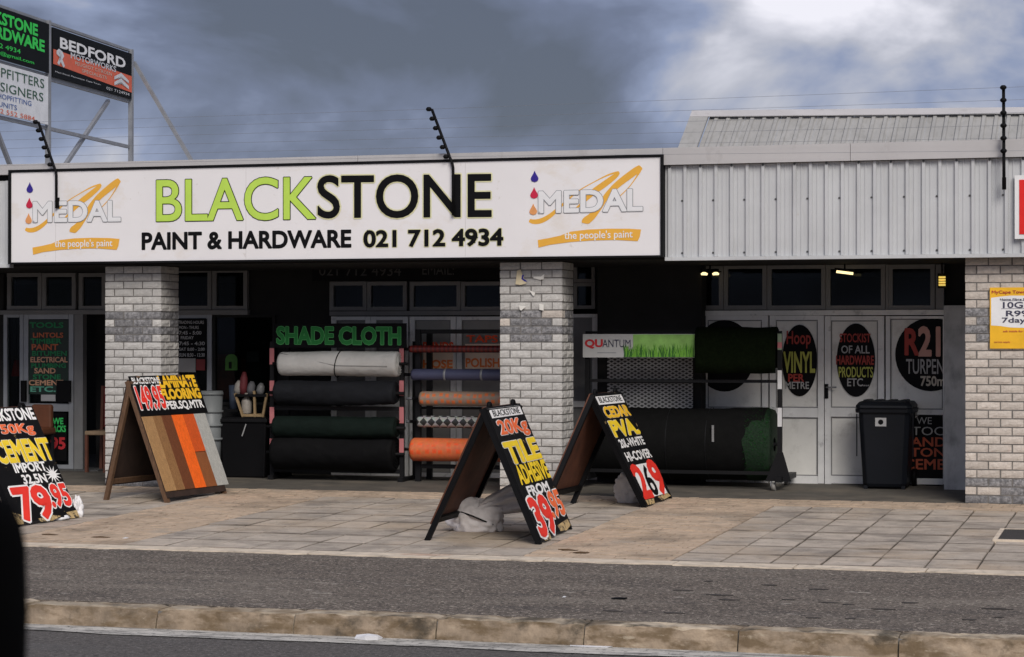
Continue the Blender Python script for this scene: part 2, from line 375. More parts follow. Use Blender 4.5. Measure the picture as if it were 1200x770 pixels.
# grey slabs
TW, TD = .3935, .60
sv = []
for s_ in range(5):
    rr = random.Random(s_); a, b = TW/2-.005, TD/2-.010; c = .008; h = [rr.uniform(-.003, .003) for _ in range(4)]
    vs = [(-a, -b, -.04), (a, -b, -.04), (a, b, -.04), (-a, b, -.04), (-a, -b, -.006+h[0]), (a, -b, -.006+h[1]), (a, b, -.006+h[2]), (-a, b, -.006+h[3]),
          (-a+c, -b+c, h[0]), (a-c, -b+c, h[1]), (a-c, b-c, h[2]), (-a+c, b-c, h[3])]
    fs = [(0, 1, 5, 4), (1, 2, 6, 5), (2, 3, 7, 6), (3, 0, 4, 7), (4, 5, 9, 8), (5, 6, 10, 9), (6, 7, 11, 10), (7, 4, 8, 11), (8, 9, 10, 11)]
    me = bpy.data.meshes.new('paving_slab'); me.from_pydata(vs, [], fs); me.materials.append(M_slab); sv.append(me)
def slabs(xs, y0=-5.53, rows=8, stag=0, skip=()):
    for i, xx in enumerate(xs):
        for r in range(rows):
            yy = y0+TD*(r+.5)+(TD*.5 if (stag and i % 2) else 0)
            if (i, r) in skip: continue
            o = bpy.data.objects.new('paving_slab', random.choice(sv)); col.objects.link(o); o.parent = pb
            o.location = V((xx+random.uniform(-.003, .003), yy+random.uniform(-.003, .003), gz(yy)+random.uniform(-.003, .002)))-pb.location
            o.rotation_euler = (math.atan(SL), 0, random.uniform(-.006, .006))
X1 = -1.815; slabs([X1+TW*(i+.5) for i in range(8)])
X2 = -3.03; slabs([X2-TW*(i+.5) for i in range(9)], rows=8)
X3 = X2-9*TW; X4 = X3-1.2; slabs([X4-TW*(i+.5) for i in range(9)])
# grime settled along the slab edges
t = M_slab.node_tree; b_ = t.nodes['Principled BSDF']; old = b_.inputs['Base Color'].links[0].from_socket
oc = t.nodes.new('ShaderNodeTexCoord'); sx = t.nodes.new('ShaderNodeSeparateXYZ'); t.links.new(oc.outputs['Object'], sx.inputs[0])
gm = None
for ax, half, wid in (('X', TW/2, .014), ('Y', TD/2, .050)):
    ab = t.nodes.new('ShaderNodeMath'); ab.operation = 'ABSOLUTE'; t.links.new(sx.outputs[ax], ab.inputs[0])
    mr = t.nodes.new('ShaderNodeMapRange'); mr.inputs[1].default_value = half-wid; mr.inputs[2].default_value = half-wid*.35; mr.inputs[4].default_value = .78; t.links.new(ab.outputs[0], mr.inputs[0])
    if gm is None: gm = mr.outputs[0]
    else: mm = t.nodes.new('ShaderNodeMath'); mm.operation = 'MAXIMUM'; t.links.new(gm, mm.inputs[0]); t.links.new(mr.outputs[0], mm.inputs[1]); gm = mm.outputs[0]
g2 = t.nodes.new('ShaderNodeNewGeometry'); gn_ = t.nodes.new('ShaderNodeTexNoise'); gn_.inputs['Scale'].default_value = 3; t.links.new(g2.outputs['Position'], gn_.inputs[0])
g3 = t.nodes.new('ShaderNodeMapRange'); g3.inputs[1].default_value = .35; g3.inputs[2].default_value = .6; g3.inputs[3].default_value = .35; t.links.new(gn_.outputs[0], g3.inputs[0])
g4 = t.nodes.new('ShaderNodeMath'); g4.operation = 'MULTIPLY'; t.links.new(gm, g4.inputs[0]); t.links.new(g3.outputs[0], g4.inputs[1])
mi = t.nodes.new('ShaderNodeMix'); mi.data_type = 'RGBA'; t.links.new(g4.outputs[0], mi.inputs[0]); t.links.new(old, mi.inputs[6]); mi.inputs[7].default_value = (.07, .058, .045, 1)
t.links.new(mi.outputs[2], b_.inputs['Base Color'])
# tan brick pavers: strips and the border along the building
def pavers(x0, x1, y0, y1, seed, along=False):
    rr = random.Random(seed); mb = MB(); bw, bl = (.105, .21) if not along else (.21, .105); nrow = 0
    y = y0
    while y < y1-.02:
        x = x0-(bl/2 if nrow % 2 else 0)
        while x < x1-.01:
            a, b = max(x+.0025, x0), min(x+bl-.0025, x1)
            if b-a > .02:
                c, d = y+.0025, min(y+bw-.0025, y1); dz = rr.uniform(-.004, .003); t_ = rr.uniform(-.002, .002)
                mb.add([(a, c, gz(c)+dz), (b, c, gz(c)+dz+t_), (b, d, gz(d)+dz+t_), (a, d, gz(d)+dz), (a, c, gz(c)-.03), (b, c, gz(c)-.03), (b, d, gz(d)-.03), (a, d, gz(d)-.03)],
                       [(0, 1, 2, 3), (4, 5, 1, 0), (5, 6, 2, 1), (6, 7, 3, 2), (7, 4, 0, 3)])
            x += bl
        y += bw; nrow += 1
    tag(mb.build('brick_pavers', M_tan, pb), kind='stuff')
pavers(X2, X1, -5.55, -.42, 1); pavers(X4, X3, -5.55, -.42, 2); pavers(-12, 2.2, -.72 if False else -.42, -.02, 3, True)
pavers(X1+8*TW, X1+8*TW+1.2, -5.55, -.42, 6); pavers(X4-9*TW-1.2, X4-9*TW, -5.55, -.42, 4)
for a, b in ((X1, X1+8*TW), (X2-9*TW, X2), (X4-9*TW, X4)): pavers(a, b, -5.53+8*TD+.01, -.42, 5) if -5.53+8*TD+.05 < -.42 else None
# drain cover on the right
dr = empty('drain_cover', V((1.05, -4.2, gz(-4.2)+.002)), 'dark rough square drain cover set into the grey paving at the right edge', 'drain cover')
g0 = gr(1163, 634); g1 = gr(1182, 621); 
mb = MB(); xa, xb = g0.x, g0.x+.75; ya, yb_ = g0.y, g1.y
dr.location = V(((xa+xb)/2, (ya+yb_)/2, gz((ya+yb_)/2)+.002))
M_tar = mat('cover_infill', (.045, .042, .04), .95, .4, 60, 1, 120)
def gbox(mb, x0, x1, y0, y1, h0, h1):
    return mb.hexa([(x0, y0, gz(y0)+h0), (x1, y0, gz(y0)+h0), (x1, y1, gz(y1)+h0), (x0, y1, gz(y1)+h0), (x0, y0, gz(y0)+h1), (x1, y0, gz(y0)+h1), (x1, y1, gz(y1)+h1), (x0, y1, gz(y1)+h1)])
gbox(MB(), xa+.04, xb-.04, ya+.04, yb_-.04, -.03, .010).build('infill', M_tar, dr)
mb = MB(); gbox(mb, xa, xb, ya, ya+.038, -.03, .014); gbox(mb, xa, xa+.038, ya+.04, yb_-.04, -.03, .014); gbox(mb, xb-.038, xb, ya+.04, yb_-.04, -.03, .014); gbox(mb, xa, xb, yb_-.038, yb_, -.03, .014)
mb.build('rim', M_edge, dr)

# ------------------------------------------------------------------ brick pillars
def brickmesh(L, D, seed, m):
    rr = random.Random(seed); H = .073; c = .005; nx = 4 if L > .15 else 2
    vs = []; fs = []
    def grid(o, u, v_, nu, nv, nrm):
        k = len(vs)
        for j in range(nv+1):
            for i in range(nu+1):
                ed = i in (0, nu) or j in (0, nv)
                p = V(o)+V(u)*(i/nu)+V(v_)*(j/nv)+V(nrm)*(-.0025+rr.uniform(-.0015, .001) if ed else rr.uniform(-.001, .006)); vs.append(p)
        for j in range(nv):
            for i in range(nu): a = k+j*(nu+1)+i; fs.append((a, a+1, a+nu+2, a+nu+1))
    grid((0, 0, 0), (L, 0, 0), (0, 0, H), nx, 3, (0, -1, 0))
    grid((L, 0, 0), (0, D, 0), (0, 0, H), 2 if D < .15 else 3, 2, (1, 0, 0))
    k = len(vs); vs.extend([V((0, .002, 0)), V((L, .002, 0)), V((L, D, 0)), V((0, D, 0)), V((0, .002, H)), V((L, .002, H)), V((L, D, H)), V((0, D, H))])
    fs.extend([(k+4, k+5, k+6, k+7), (k+3, k+2, k+1, k), (k+3, k, k+4, k+7), (k+2, k+3, k+7, k+6)])
    me = bpy.data.meshes.new('brick'); me.from_pydata([tuple(q) for q in vs], [], fs); me.materials.append(m); return me
BM = {}
for key, m in (('p', M_brick), ('b', M_brickb), ('d', M_brickd)):
    for nm, (L, D) in {'S': (.22, .105), 'H': (.105, .22), 'T': (.105, .105)}.items(): BM[key+nm] = [brickmesh(L, D, hash((nm, s_)) % 999 if False else s_*7+len(nm), m) for s_ in range(4)]
def pillar(X0, nS, label, pale, cut=None):
    z0 = .0; W = nS*.22+(nS-1)*.0125; D = .455
    p = empty('brick_pillar', (X0+W/2, D/2, -.0), label, 'pillar', 'brick pillars holding up the canopy')
    MB().box((X0+.006, .006, -.03), (X0+W-.006, D-.004, 2.462)).build('mortar', M_mortar, p)
    for r in range(29):
        z = .003+r*.085
        dark = (19 <= r <= 22) or (r < 3 and pale == 'b') or r == 0
        A = r % 2 == 1
        items = []
        if A:
            items.append(('H', 0, 0))
            for i in range(nS-1): items.append(('S', .105+.0125+i*.2325, 0))
            items.append(('H', W-.105, 0)); items.append(('H', W-.105, .2325))
        else:
            for i in range(nS): items.append(('S', i*.2325, 0))
            items.append(('H', W-.105, .1175)); items.append(('T', W-.105, .35))
        for q, (t_, dx, dy) in enumerate(items):
            if cut and X0+dx > cut: continue
            k_ = pale
            if dark and not (A and q in (0, len(items)-2)): k_ = 'd'
            if dark and random.random() < .12: k_ = 'b'
            o = bpy.data.objects.new('brick', random.choice(BM[k_+t_])); col.objects.link(o); o.parent = p
            o.location = V((X0+dx+random.uniform(-.002, .002), dy+random.uniform(-.003, .002), z+random.uniform(-.001, .001)))-p.location
    return p
pillar(-9.50, 3, 'pale brick pillar with a dark band behind the laminate flooring board', 'p')
pillar(-4.87, 3, 'pale brick pillar with torn paper scraps near its top, under the white sign', 'p')
pillar(0.0, 5, 'wide buff brick pillar with the yellow poster at the right edge', 'b', cut=.95)

# paper scraps on the middle pillar
M_paper = flat('torn_paper', (.75, .73, .68), .8)
def scrap(pts, label, m=M_paper, extra=None):
    pl = [at(x, y, -.020) for x, y in pts]
    o = MB().prism(pl[::-1], (0, -1, 0), .002).build('paper_scrap', m); tag(o, label, 'paper scrap', 'paper scraps stuck on the brick pillar'); return o
sroot = empty('paper_scrap', at(609, 325, -.01), 'largest cream paper scrap with a blue curve, stuck high on the middle brick pillar', 'paper scrap', 'paper scraps stuck on the brick pillar')
MB().prism([at(x, y, -.020) for x, y in [(606, 317), (610, 316), (612, 322), (617, 332), (610, 334), (604, 333), (605, 325)]][::-1], (0, -1, 0), .002).build('sheet', mat('cream_paper', (.72, .62, .42), .8), sroot)
MB().prism([at(x, y, -.024) for x, y in [(612, 322), (614, 322), (613, 326), (618, 330), (615, 330), (611, 327)]][::-1], (0, -1, 0), .002).build('blue_mark', flat('blue_ink', (.03, .03, .3)), sroot)
scrap([(625, 324), (634, 324), (638, 321), (637, 327), (633, 328), (625, 326)], 'long torn white paper strip beside the blue-marked scrap on the pillar')
scrap([(620, 340), (627, 343), (626, 347), (624, 346)], 'small white paper scrap in the middle of the group on the pillar')
scrap([(608, 358), (617, 359), (613, 362), (611, 364), (609, 363)], 'white paper scrap on the top left of the dark brick band')
scrap([(632, 356), (637, 357), (637, 364), (632, 363)], 'squarish white paper scrap on the top right of the dark brick band')

# ------------------------------------------------------------------ shop building: canopy, parapet, roof, shopfronts
B = empty('shop_building', (-5, 2.5, gz(2)), 'single storey brick shop building with deep canopy, steel cladding and dark shopfronts', 'building')
ZS = 2.468
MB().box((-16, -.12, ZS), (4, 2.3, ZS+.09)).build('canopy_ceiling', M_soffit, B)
MB().box((-16, -.10, ZS+.095), (4, .0, 3.58)).build('parapet_wall', M_wall, B)
MB().box((-16, .02, 3.45), (4, 9, 3.50)).build('flat_roof', M_roof, B)
# cladding: trapezoidal ribs, one sheet for every four ribs
def cladding(x0, x1, z0, z1):
    pitch = .162; Y = -.165; x = x0
    while x < x1:
        mb = MB(); prof = []
        for k in range(4):
            if x+k*pitch >= x1: break
            b = x+k*pitch
            prof += [(b, Y), (b+.030, Y), (b+.040, Y-.030), (b+.068, Y-.030), (b+.078, Y), (b+.112, Y), (b+.116, Y-.006), (b+.128, Y-.006), (b+.132, Y)]
        prof.append((min(x+4*pitch, x1)-.001, Y)); vs = []
        for (a, y) in prof: vs += [(a, y, z0), (a, y, z1), ]
        n = len(prof); vs += [(a, y+.004, z0) for a, y in prof]+[(a, y+.004, z1) for a, y in prof]
        mb.add(vs, [(2*i, 2*i+2, 2*i+3, 2*i+1) for i in range(n-1)])
        mb.add(vs, [(2*n+i, 3*n+i, 3*n+i+1, 2*n+i+1) for i in range(n-1)])
        mb.build('cladding_sheet', M_clad, B); x += 4*pitch
ZC = at(1200, 184.5, -.2).z
cladding(-3.04, 3.98, 2.49, ZC); cladding(-13.6, -10.585, 2.49, ZC)
mb = MB()
for i in range(34):
    xx = -3.04+.162*i
    for zz, ev in ((3.07, 2), (2.53, 2)):
        if i % ev == 1: mb.tube([(xx+.02, -.172, zz), (xx+.02, -.160, zz)], .011, 6)
    if i % 2 == 0: mb.tube([(xx+.056, -.202, ZC-.012), (xx+.056, -.19, ZC-.012)], .014, 6)
tag(mb.build('cladding_screws', flat('screw_head', (.08, .08, .08), .4), B), kind='stuff')
MB().box((-3.03, -.215, 2.452), (4, -.13, 2.488)).build('bottom_trim', M_clad, B)
MB().box((-14, -.215, 2.452), (-10.58, -.13, 2.488)).build('bottom_trim', M_clad, B)
ZT = 3.615
segs = [(-14, -6.4), (-6.395, -3.05), (-3.045, -1.12), (-1.115, 4)]
for i, (a, b) in enumerate(segs):
    zl = ZC+.005 if i > 1 else 3.50
    mb = MB(); mb.hexa([(a, -.235, zl), (b, -.235, zl), (b, .12, zl), (a, .12, zl), (a, -.235+.004, ZT), (b, -.235+.004, ZT), (b, .12, ZT+.02), (a, .12, ZT+.02)])
    mb.build('parapet_flashing', M_flash, B)
# pitched roof behind
RP1 = at(811, 134, 10.0); RP2 = atz(1215, 130, RP1.z); rd = (RP2-RP1).normalized(); rn = V((0, -1, 0))
E1 = atv(795, 176, RP1, rn); sl_ = (E1-RP1)
RR = empty('pitched_roof', (RP1.x, RP1.y, 3.5), 'grey corrugated pitched roof rising behind the clad parapet at the right', 'roof')
length = 7.5; npan = 14; pw = length/npan; Lr = 1.25
MB().box((RP1.x+.6, RP1.y-1.0, 3.51), (RP1.x+7, RP1.y+.6, E1.z-.02)).build('wall', M_wallw, RR)
nrm = rd.cross(sl_).normalized(); nrm = nrm if nrm.z > 0 else -nrm
for k in range(npan):
    mb = MB(); prof = []
    for j in range(3):
        b = k*pw+j*pw/3+.28
        prof += [(b, 0), (b+.07, 0), (b+.085, .028), (b+.13, .028), (b+.145, 0)]
    prof.append(((k+1)*pw+.28-.002, 0)); n = len(prof); vs = []
    for a, h in prof:
        p = RP1+rd*a+nrm*h; vs += [p, p+sl_*Lr]
    mb.add(vs, [(2*i+1, 2*i+3, 2*i+2, 2*i) for i in range(n-1)]); mb.build('roof_sheet', M_roof, RR)
MB().slab([RP1+nrm*.06, RP1+sl_*Lr+nrm*.06, RP1+sl_*Lr+rd*.27+nrm*.06, RP1+rd*.27+nrm*.06][::-1], nrm, .05).build('verge_flashing', M_roof, RR)
a0, a1 = RP1+nrm*.065, RP1+rd*(length+.3)+nrm*.065
MB().slab([a0, a1, a1+sl_*.17, a0+sl_*.17][::-1], nrm, .012).build('ridge_cap', M_flash, RR)

# rear walls
def wallpx(x0, x1, m, y0=300, y1=580, Y=2.12, t=.1): return P('shop_wall', m, B, x0, y0, x1, y1, Y, t)
WY = 2.0
def bz(x0, x1, z0, z1, Y, t, name, m): return MB().box((at(x0, 430, Y).x, Y, z0), (at(x1, 430, Y).x, Y+t, z1)).build(name, m, B)
# interior box of the shop
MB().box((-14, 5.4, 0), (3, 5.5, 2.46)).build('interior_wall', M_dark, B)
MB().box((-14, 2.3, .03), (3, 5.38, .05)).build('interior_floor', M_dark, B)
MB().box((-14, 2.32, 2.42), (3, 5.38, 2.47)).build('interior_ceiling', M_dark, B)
zf = gz(2)-.04
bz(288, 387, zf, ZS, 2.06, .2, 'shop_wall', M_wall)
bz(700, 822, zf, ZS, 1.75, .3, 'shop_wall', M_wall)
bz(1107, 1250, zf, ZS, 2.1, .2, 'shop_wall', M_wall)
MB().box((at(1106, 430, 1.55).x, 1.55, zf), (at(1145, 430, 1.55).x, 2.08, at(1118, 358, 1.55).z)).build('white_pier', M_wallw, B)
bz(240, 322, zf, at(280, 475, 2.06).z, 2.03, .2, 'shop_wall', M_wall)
MB().box((-14, 1.88, -.0), (at(120, 550, 2).x, 2.4, at(60, 549, 2).z)).build('door_step', mat('step_concrete', (.09, .09, .09), .9), B)

def window(x0, y0, x1, y1, m, fw=5, Y=WY, glass=True, pane=None, t=.07, **k):
    w_ = empty('window', at((x0+x1)/2, y1, Y)); w_.parent = B; w_.location = w_.location-B.location
    mb = MB(); pbox(mb, x0, y0, x1, y0+fw, Y, t); pbox(mb, x0, y1-fw, x1, y1, Y, t)
    for a in (x0, x1-fw):
        mb2 = MB(); xm = a+fw/2
        mb.box((at(a, 430, Y).x, Y+.002, at(xm, y0+fw, Y).z), (at(a+fw, 430, Y).x, Y+t, at(xm, y1-fw, Y).z))
    mb.build('frame', m, w_)
    pbox(MB(), x0+fw, y0+fw, x1-fw, y1-fw, Y+.035, .008).build('pane', pane or GLASS, w_)
    return w_
# right shopfront: transom windows
for a, b in ((820, 848), (848, 899), (899, 968), (968, 1038), (1041, 1096)):
    window(a, 310, b-.6, 363, M_frdark, fw=5, pane=GLASS)
P('transom_rail', M_frame, B, 820, 363.6, 1106, 369.5, WY-.03, .09)
P('head_rail', M_frdark, B, 820, 301, 1106, 309.5, WY-.01, .09)
P('window_mullion', M_frdark, B, 1038, 310, 1041, 363, WY-.006, .08)
P('window_mullion', M_frdark, B, 1096.5, 310, 1106, 363, WY-.006, .08)
def panel_leaf(name, x0, x1, yt, ym0, ym1, yb, m, st=9, label=None, handle=None, pane=M_pane):
    d = empty(name, at((x0+x1)/2, yb, WY)); d.parent = B; d.location = d.location-B.location
    if label: d['label'] = label
    mb = MB(); Y = WY-.005; t = .06
    for a in (x0, x1-st): mb.box((at(a, 465, Y).x, Y, at(a, yt, Y).z), (at(a+st, 465, Y).x, Y+t, at(a, yb, Y).z))
    for (a, b) in ((yt, yt+st-2), (ym0, ym1), (yb-st-2, yb)): pbox(mb, x0+st+.2, a, x1-st-.2, b, Y+.003, t)
    mb.build('frame', M_frame, d)
    for (a, b) in ((yt+st-2, ym0), (ym1, yb-st-2)):
        pbox(MB(), x0+st, a+.3, x1-st, b-.3, Y+.03, .01).build('panel', pane, d)
        mb = MB()   # dark glazing bead
        for (p, q, r_, s_) in ((x0+st, a, x1-st, a+1.4), (x0+st, b-1.4, x1-st, b), (x0+st, a+1.5, x0+st+1.4, b-1.5), (x1-st-1.4, a+1.5, x1-st, b-1.5)): pbox(mb, p, q+.1, r_, s_-.1, Y+.018, .011)
        mb.build('bead', M_frdark, d)
    return d
side = panel_leaf('fixed_panel', 822, 900, 370, 478, 484, 566, M_frame, 7)
dl = panel_leaf('door', 902, 965.5, 370, 478, 489, 566.5, M_frame, 7)
drr = panel_leaf('door', 966.5, 1036, 370.5, 478, 488.5, 567, M_frame, 7)
sidr = panel_leaf('fixed_panel', 1038, 1110, 370.5, 480, 486, 567.5, M_frame, 5)
# handle on the double door
mb = MB(); pbox(mb, 966.3, 450, 970.5, 467, WY-.02, .012); mb.build('handle_plate', M_black, drr)
mb = MB(); a = at(968.5, 454, WY-.05); mb.tube([a+V((0, .04, 0)), a, a+V((.03, 0, 0)), a+V((.11, 0, .002))], .009, 8); mb.build('handle', M_galv, drr)
# discs painted on the panes
def disc(parent, cx, cy, rx, ry, Y, clip=None, m=M_black, name='painted_disc', n=40):
    pts = []
    for i in range(n):
        x_ = cx+rx*math.cos(2*math.pi*i/n); y_ = cy-ry*math.sin(2*math.pi*i/n)
        if clip: x_ = min(x_, clip)
        pts.append(at(x_, y_, Y))
    return MB().prism(pts[::-1], (0, -1, 0), .003).build(name, m, parent)
DY = WY+.012
disc(side, 849, 417, 35, 42, DY); 
disc(dl, 937, 422.5, 20.5, 42, DY); disc(drr, 1003, 422, 22.5, 43, DY)
disc(sidr, 1091, 415.5, 42, 43, DY, clip=1109)
disc(sidr, 1093, 526, 36, 44, DY, clip=1109, m=M_black)
M_dred = flat('faded_red', (.42, .05, .035)); M_dgrey = flat('chalk_grey', (.42, .42, .42)); M_dyel = flat('chalk_yellow', (.50, .52, .10))
M_dcream = flat('chalk_cream', (.55, .5, .42)); M_dpink = flat('chalk_pink', (.62, .34, .28))
TY = DY-.006
def ov(s, xl, xr, yt, yb, m, par, off=.015, Y=TY): return ptext(s, xl, xr, yt, yb, Y, m, par, dy=-(xr-xl)*.004, off=off, lift=.001)
ov('Hoop', 922, 950, 388, 408, M_dred, dl); ov('VINYL', 918.5, 955, 413, 436, M_dyel, dl, .03); ov('PER', 924, 942, 438.5, 447, M_dred, dl, .03); ov('METRE', 920.5, 948, 447.5, 455.5, M_dgrey, dl)
ov('STOCKIST', 984, 1020, 391, 401, M_dred, drr); ov('OF ALL', 986, 1019, 405, 414, M_dgrey, drr); ov('HARDWARE', 980, 1024, 417, 427, M_dred, drr, .03)
ov('PRODUCTS', 983, 1023, 430, 442, M_dyel, drr); ov('ETC...', 993, 1018, 443.5, 452.5, M_dgrey, drr)
ov('R', 1061, 1076, 386, 415, M_dred, sidr, .05); ov('21', 1077, 1101, 384, 416, M_dpink, sidr, .04); 
ov('TURPEN', 1062, 1106, 421, 438, M_dgrey, sidr, .01); ov('750m', 1079, 1107, 441, 452, M_dcream, sidr, .03)
ov('WE', 1074, 1092, 489, 497, M_dgrey, sidr, .0); ov('STOC', 1061, 1106, 500, 510, M_dgrey, sidr, .0)
M_dor = flat('faded_orange_red', (.50, .10, .045))
ov('SAND', 1060, 1108, 512.5, 523, M_dor, sidr, .02); ov('STON', 1059, 1107, 525, 535, M_dor, sidr, .02); ov('CEME', 1059, 1107, 538, 550, M_dor, sidr, .02)
# security grille left of the fixed panel
mb = MB(); p0, p1 = at(712, 478, 1.70), at(812, 419, 1.70)
nx = 40
w_ = p1.x-p0.x; h_ = p1.z-p0.z; cell = .058
sg = empty('security_grille', V(((p0.x+p1.x)/2, 1.70, p0.z))); sg.parent = B; sg.location = sg.location-B.location
for k in range(-12, 20):
    for sgn in (1, -1):
        # z = z0 + sgn*.5*(x-xk), clipped to the frame
        xk = p0.x+k*cell*1.35
        a, b = xk, xk+h_/.55
        pa = (a, p0.z if sgn > 0 else p1.z); pb_ = (b, p1.z if sgn > 0 else p0.z)
        t0 = max(0, (p0.x-a)/(b-a)); t1 = min(1, (p1.x-a)/(b-a))
        if t1-t0 < .03: continue
        q0 = (a+(b-a)*t0, pa[1]+(pb_[1]-pa[1])*t0); q1 = (a+(b-a)*t1, pa[1]+(pb_[1]-pa[1])*t1)
        yy = 1.688 if sgn > 0 else 1.694
        mb.bar((q0[0], yy, q0[1]), (q1[0], yy, q1[1]), .014, .003, up=(0, 1, 0))
mb.build('mesh', mat('grille_steel', (.42, .42, .42), .5), sg)
P('back_sheet', mat('grille_backing', (.06, .06, .06), .8), sg, 712, 419, 812, 478, 1.72, .02)
P('crossbar', M_black, sg, 706, 445, 818, 449, 1.66, .02)
# middle shopfront (behind the racks)
for a, b in ((386, 430), (430, 477), (480, 540), (540, 606)):
    window(a, 330, b-.6, 364, M_frdark, fw=4.5, pane=GLASS)
P('transom_rail', M_frdark, B, 386, 364.5, 606, 369.5, WY-.03, .09)
for i, (a, b) in enumerate(((388, 434), (434.5, 478), (480, 534), (535, 606))): panel_leaf('fixed_panel', a, b, 371, 470, 477, 562, M_framel, 6, pane=M_paneg if i < 2 else mat('dusty_pane', (.30, .29, .27), .5, .1))
mb = MB()
# reddish lettering on the panes behind the rack
lp = empty('painted_words', at(540, 470, WY-.012)); lp.parent = B; lp.location = lp.location-B.location
M_red2 = flat('poster_red', (1, .11, .03)); M_org2 = flat('poster_orange', (1, .28, .07)); M_peach = flat('poster_peach', (1, .80, .62))  # last one is plain peach poster paper behind the words
for (a, b, c, d) in ((496, 403, 531, 432), (545, 403, 586, 432)):
    MB().prism([at(x, y, WY-.012) for x, y in ((a, c-15 if False else b), (a, d), (c if False else (531 if a < 540 else 586), d), ((531 if a < 540 else 586), b))], (0, -1, 0), .002).build('poster', M_peach, lp)
ov('BLINDS', 496, 531, 401, 411, M_red2, lp, .03, WY-.02); ov('TAPS', 547, 583, 393, 401, M_red2, lp, .03, WY-.02)
ov('HOSE', 496, 530, 422, 431, M_org2, lp, .05, WY-.02); ov('POLISH', 546, 585, 420, 430, M_org2, lp, .03, WY-.02)
# between the middle pillar and the grille
window(672, 308, 697, 331, M_frdark, 4); window(672, 331.5, 697, 362, M_frdark, 4); panel_leaf('fixed_panel', 660, 700, 368, 470, 477, 566, M_framel, 6, pane=M_paneg)
# left shopfront
for a, b in ((8, 49), (49, 89), (92, 124)): window(a, 320, b-.6, 363, M_frdark, fw=4.5)
P('transom_rail', M_frdark, B, 0, 363.5, 124, 368.5, WY-.03, .09)
for a, b in ((202, 248), (248.5, 290)): window(a, 315, b-.6, 363, M_frdark, fw=4.5)
P('transom_rail', M_frdark, B, 202, 363.5, 290, 369, WY-.03, .09)
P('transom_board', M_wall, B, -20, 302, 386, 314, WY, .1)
P('name_board', M_blackframe, B, 366, 305, 606, 328.5, WY-.06, .04)
M_faint = flat('faint_lettering', (.075, .075, .075))
nb = lp
ov('021 712 4934', 374, 470, 311, 323, M_faint, nb, .0, WY-.068); ov('EMAIL:', 495, 532, 310, 322, M_faint, nb, .0, WY-.068)
# left entrance
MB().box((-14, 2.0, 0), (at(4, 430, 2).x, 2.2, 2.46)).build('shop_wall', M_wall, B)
def lwindow(name, x0, x1, y0, y1, st, rails=(), Y=WY, m=M_framel):
    d = empty(name, at((x0+x1)/2, y1, Y)); d.parent = B; d.location = d.location-B.location
    mb = MB()
    for a in (x0, x1-st): mb.box((at(a, 460, Y).x, Y, at(a, y0, Y).z), (at(a+st, 460, Y).x, Y+.06, at(a, y1, Y).z))
    rs = [(y0, y0+st), (y1-st*1.2, y1)]+list(rails)
    for (a, b) in rs: pbox(mb, x0+st+.2, a, x1-st-.2, b, Y+.003, .055)
    mb.build('frame', m, d)
    ys = sorted(rs)
    for (a, b), (c, e_) in zip(ys, ys[1:]): pbox(MB(), x0+st, b+.2, x1-st, c-.2, Y+.03, .008).build('pane', GLASS, d)
    return d
lwindow('window', 4, 27, 368, 551, 4)
ld = lwindow('door', 27.5, 86, 368.5, 551, 5.5, rails=((473, 482),))
P('door_frame', M_frdark, B, 87, 368.5, 97, 553, WY-.02, .1)
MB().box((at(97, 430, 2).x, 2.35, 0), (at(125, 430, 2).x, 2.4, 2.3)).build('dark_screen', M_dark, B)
P('handle', M_black, ld, 24, 446, 29.5, 471, WY-.06, .04); P('handle', M_black, ld, 66, 446, 82, 471, WY-.05, .03)
sgp = P('sign_panel', mat('sign_dark_green', (.012, .03, .02), .4), ld, 33, 375, 80, 462, WY+.012, .004)
M_gr = flat('sign_green', (.02, .28, .10)); M_rd = flat('sign_orange_red', (.62, .16, .07)); M_cr = flat('sign_peach', (.75, .42, .26)); M_tq = flat('sign_turquoise', (.15, .50, .36))
Yd = WY+.008
for s_, xl, xr, yt, yb, m in (('TOOLS', 35, 74, 378, 384, M_gr), ('LINTOLS', 39, 74, 390, 395.5, M_rd), ('TIMBER', 36, 72, 397, 402.5, M_gr), ('PAINT', 37.5, 68, 403.5, 410, M_rd), ('BITUMEN', 38, 78, 411.5, 417, M_gr),
                          ('ELECTRICAL', 36, 79, 418.5, 424.5, M_cr), ('PLUMBING', 37, 77, 426, 431, M_gr), ('SAND', 40.5, 65, 431.5, 437.5, M_cr), ('STONE', 39, 71, 439, 444.5, M_gr), ('CEMENT', 34, 74, 445.5, 451.5, M_cr), ('ETC.', 36, 65, 453, 459, M_tq)):
    ptext(s_, xl, xr, yt, yb, Yd, m, ld, off=.03, lift=.001)
P('notice', flat('notice_white', (.45, .45, .45)), ld, 48, 462.5, 65, 470, WY+.01, .004)
P('lower_sign', M_black, ld, 58, 484, 78, 540, WY+.012, .004)
M_g3 = flat('bright_green', (.05, .65, .15)); M_r3 = flat('bright_red', (.6, .03, .04))
for s_, xl, xr, yt, yb, m in (('WE', 62, 74, 490, 497, M_g3), ('SACKS', 60, 77, 499, 506, M_g3), ('95', 60, 76, 513, 526, M_r3)): ptext(s_, xl, xr, yt, yb, Yd, m, ld, off=.04, lift=.001)
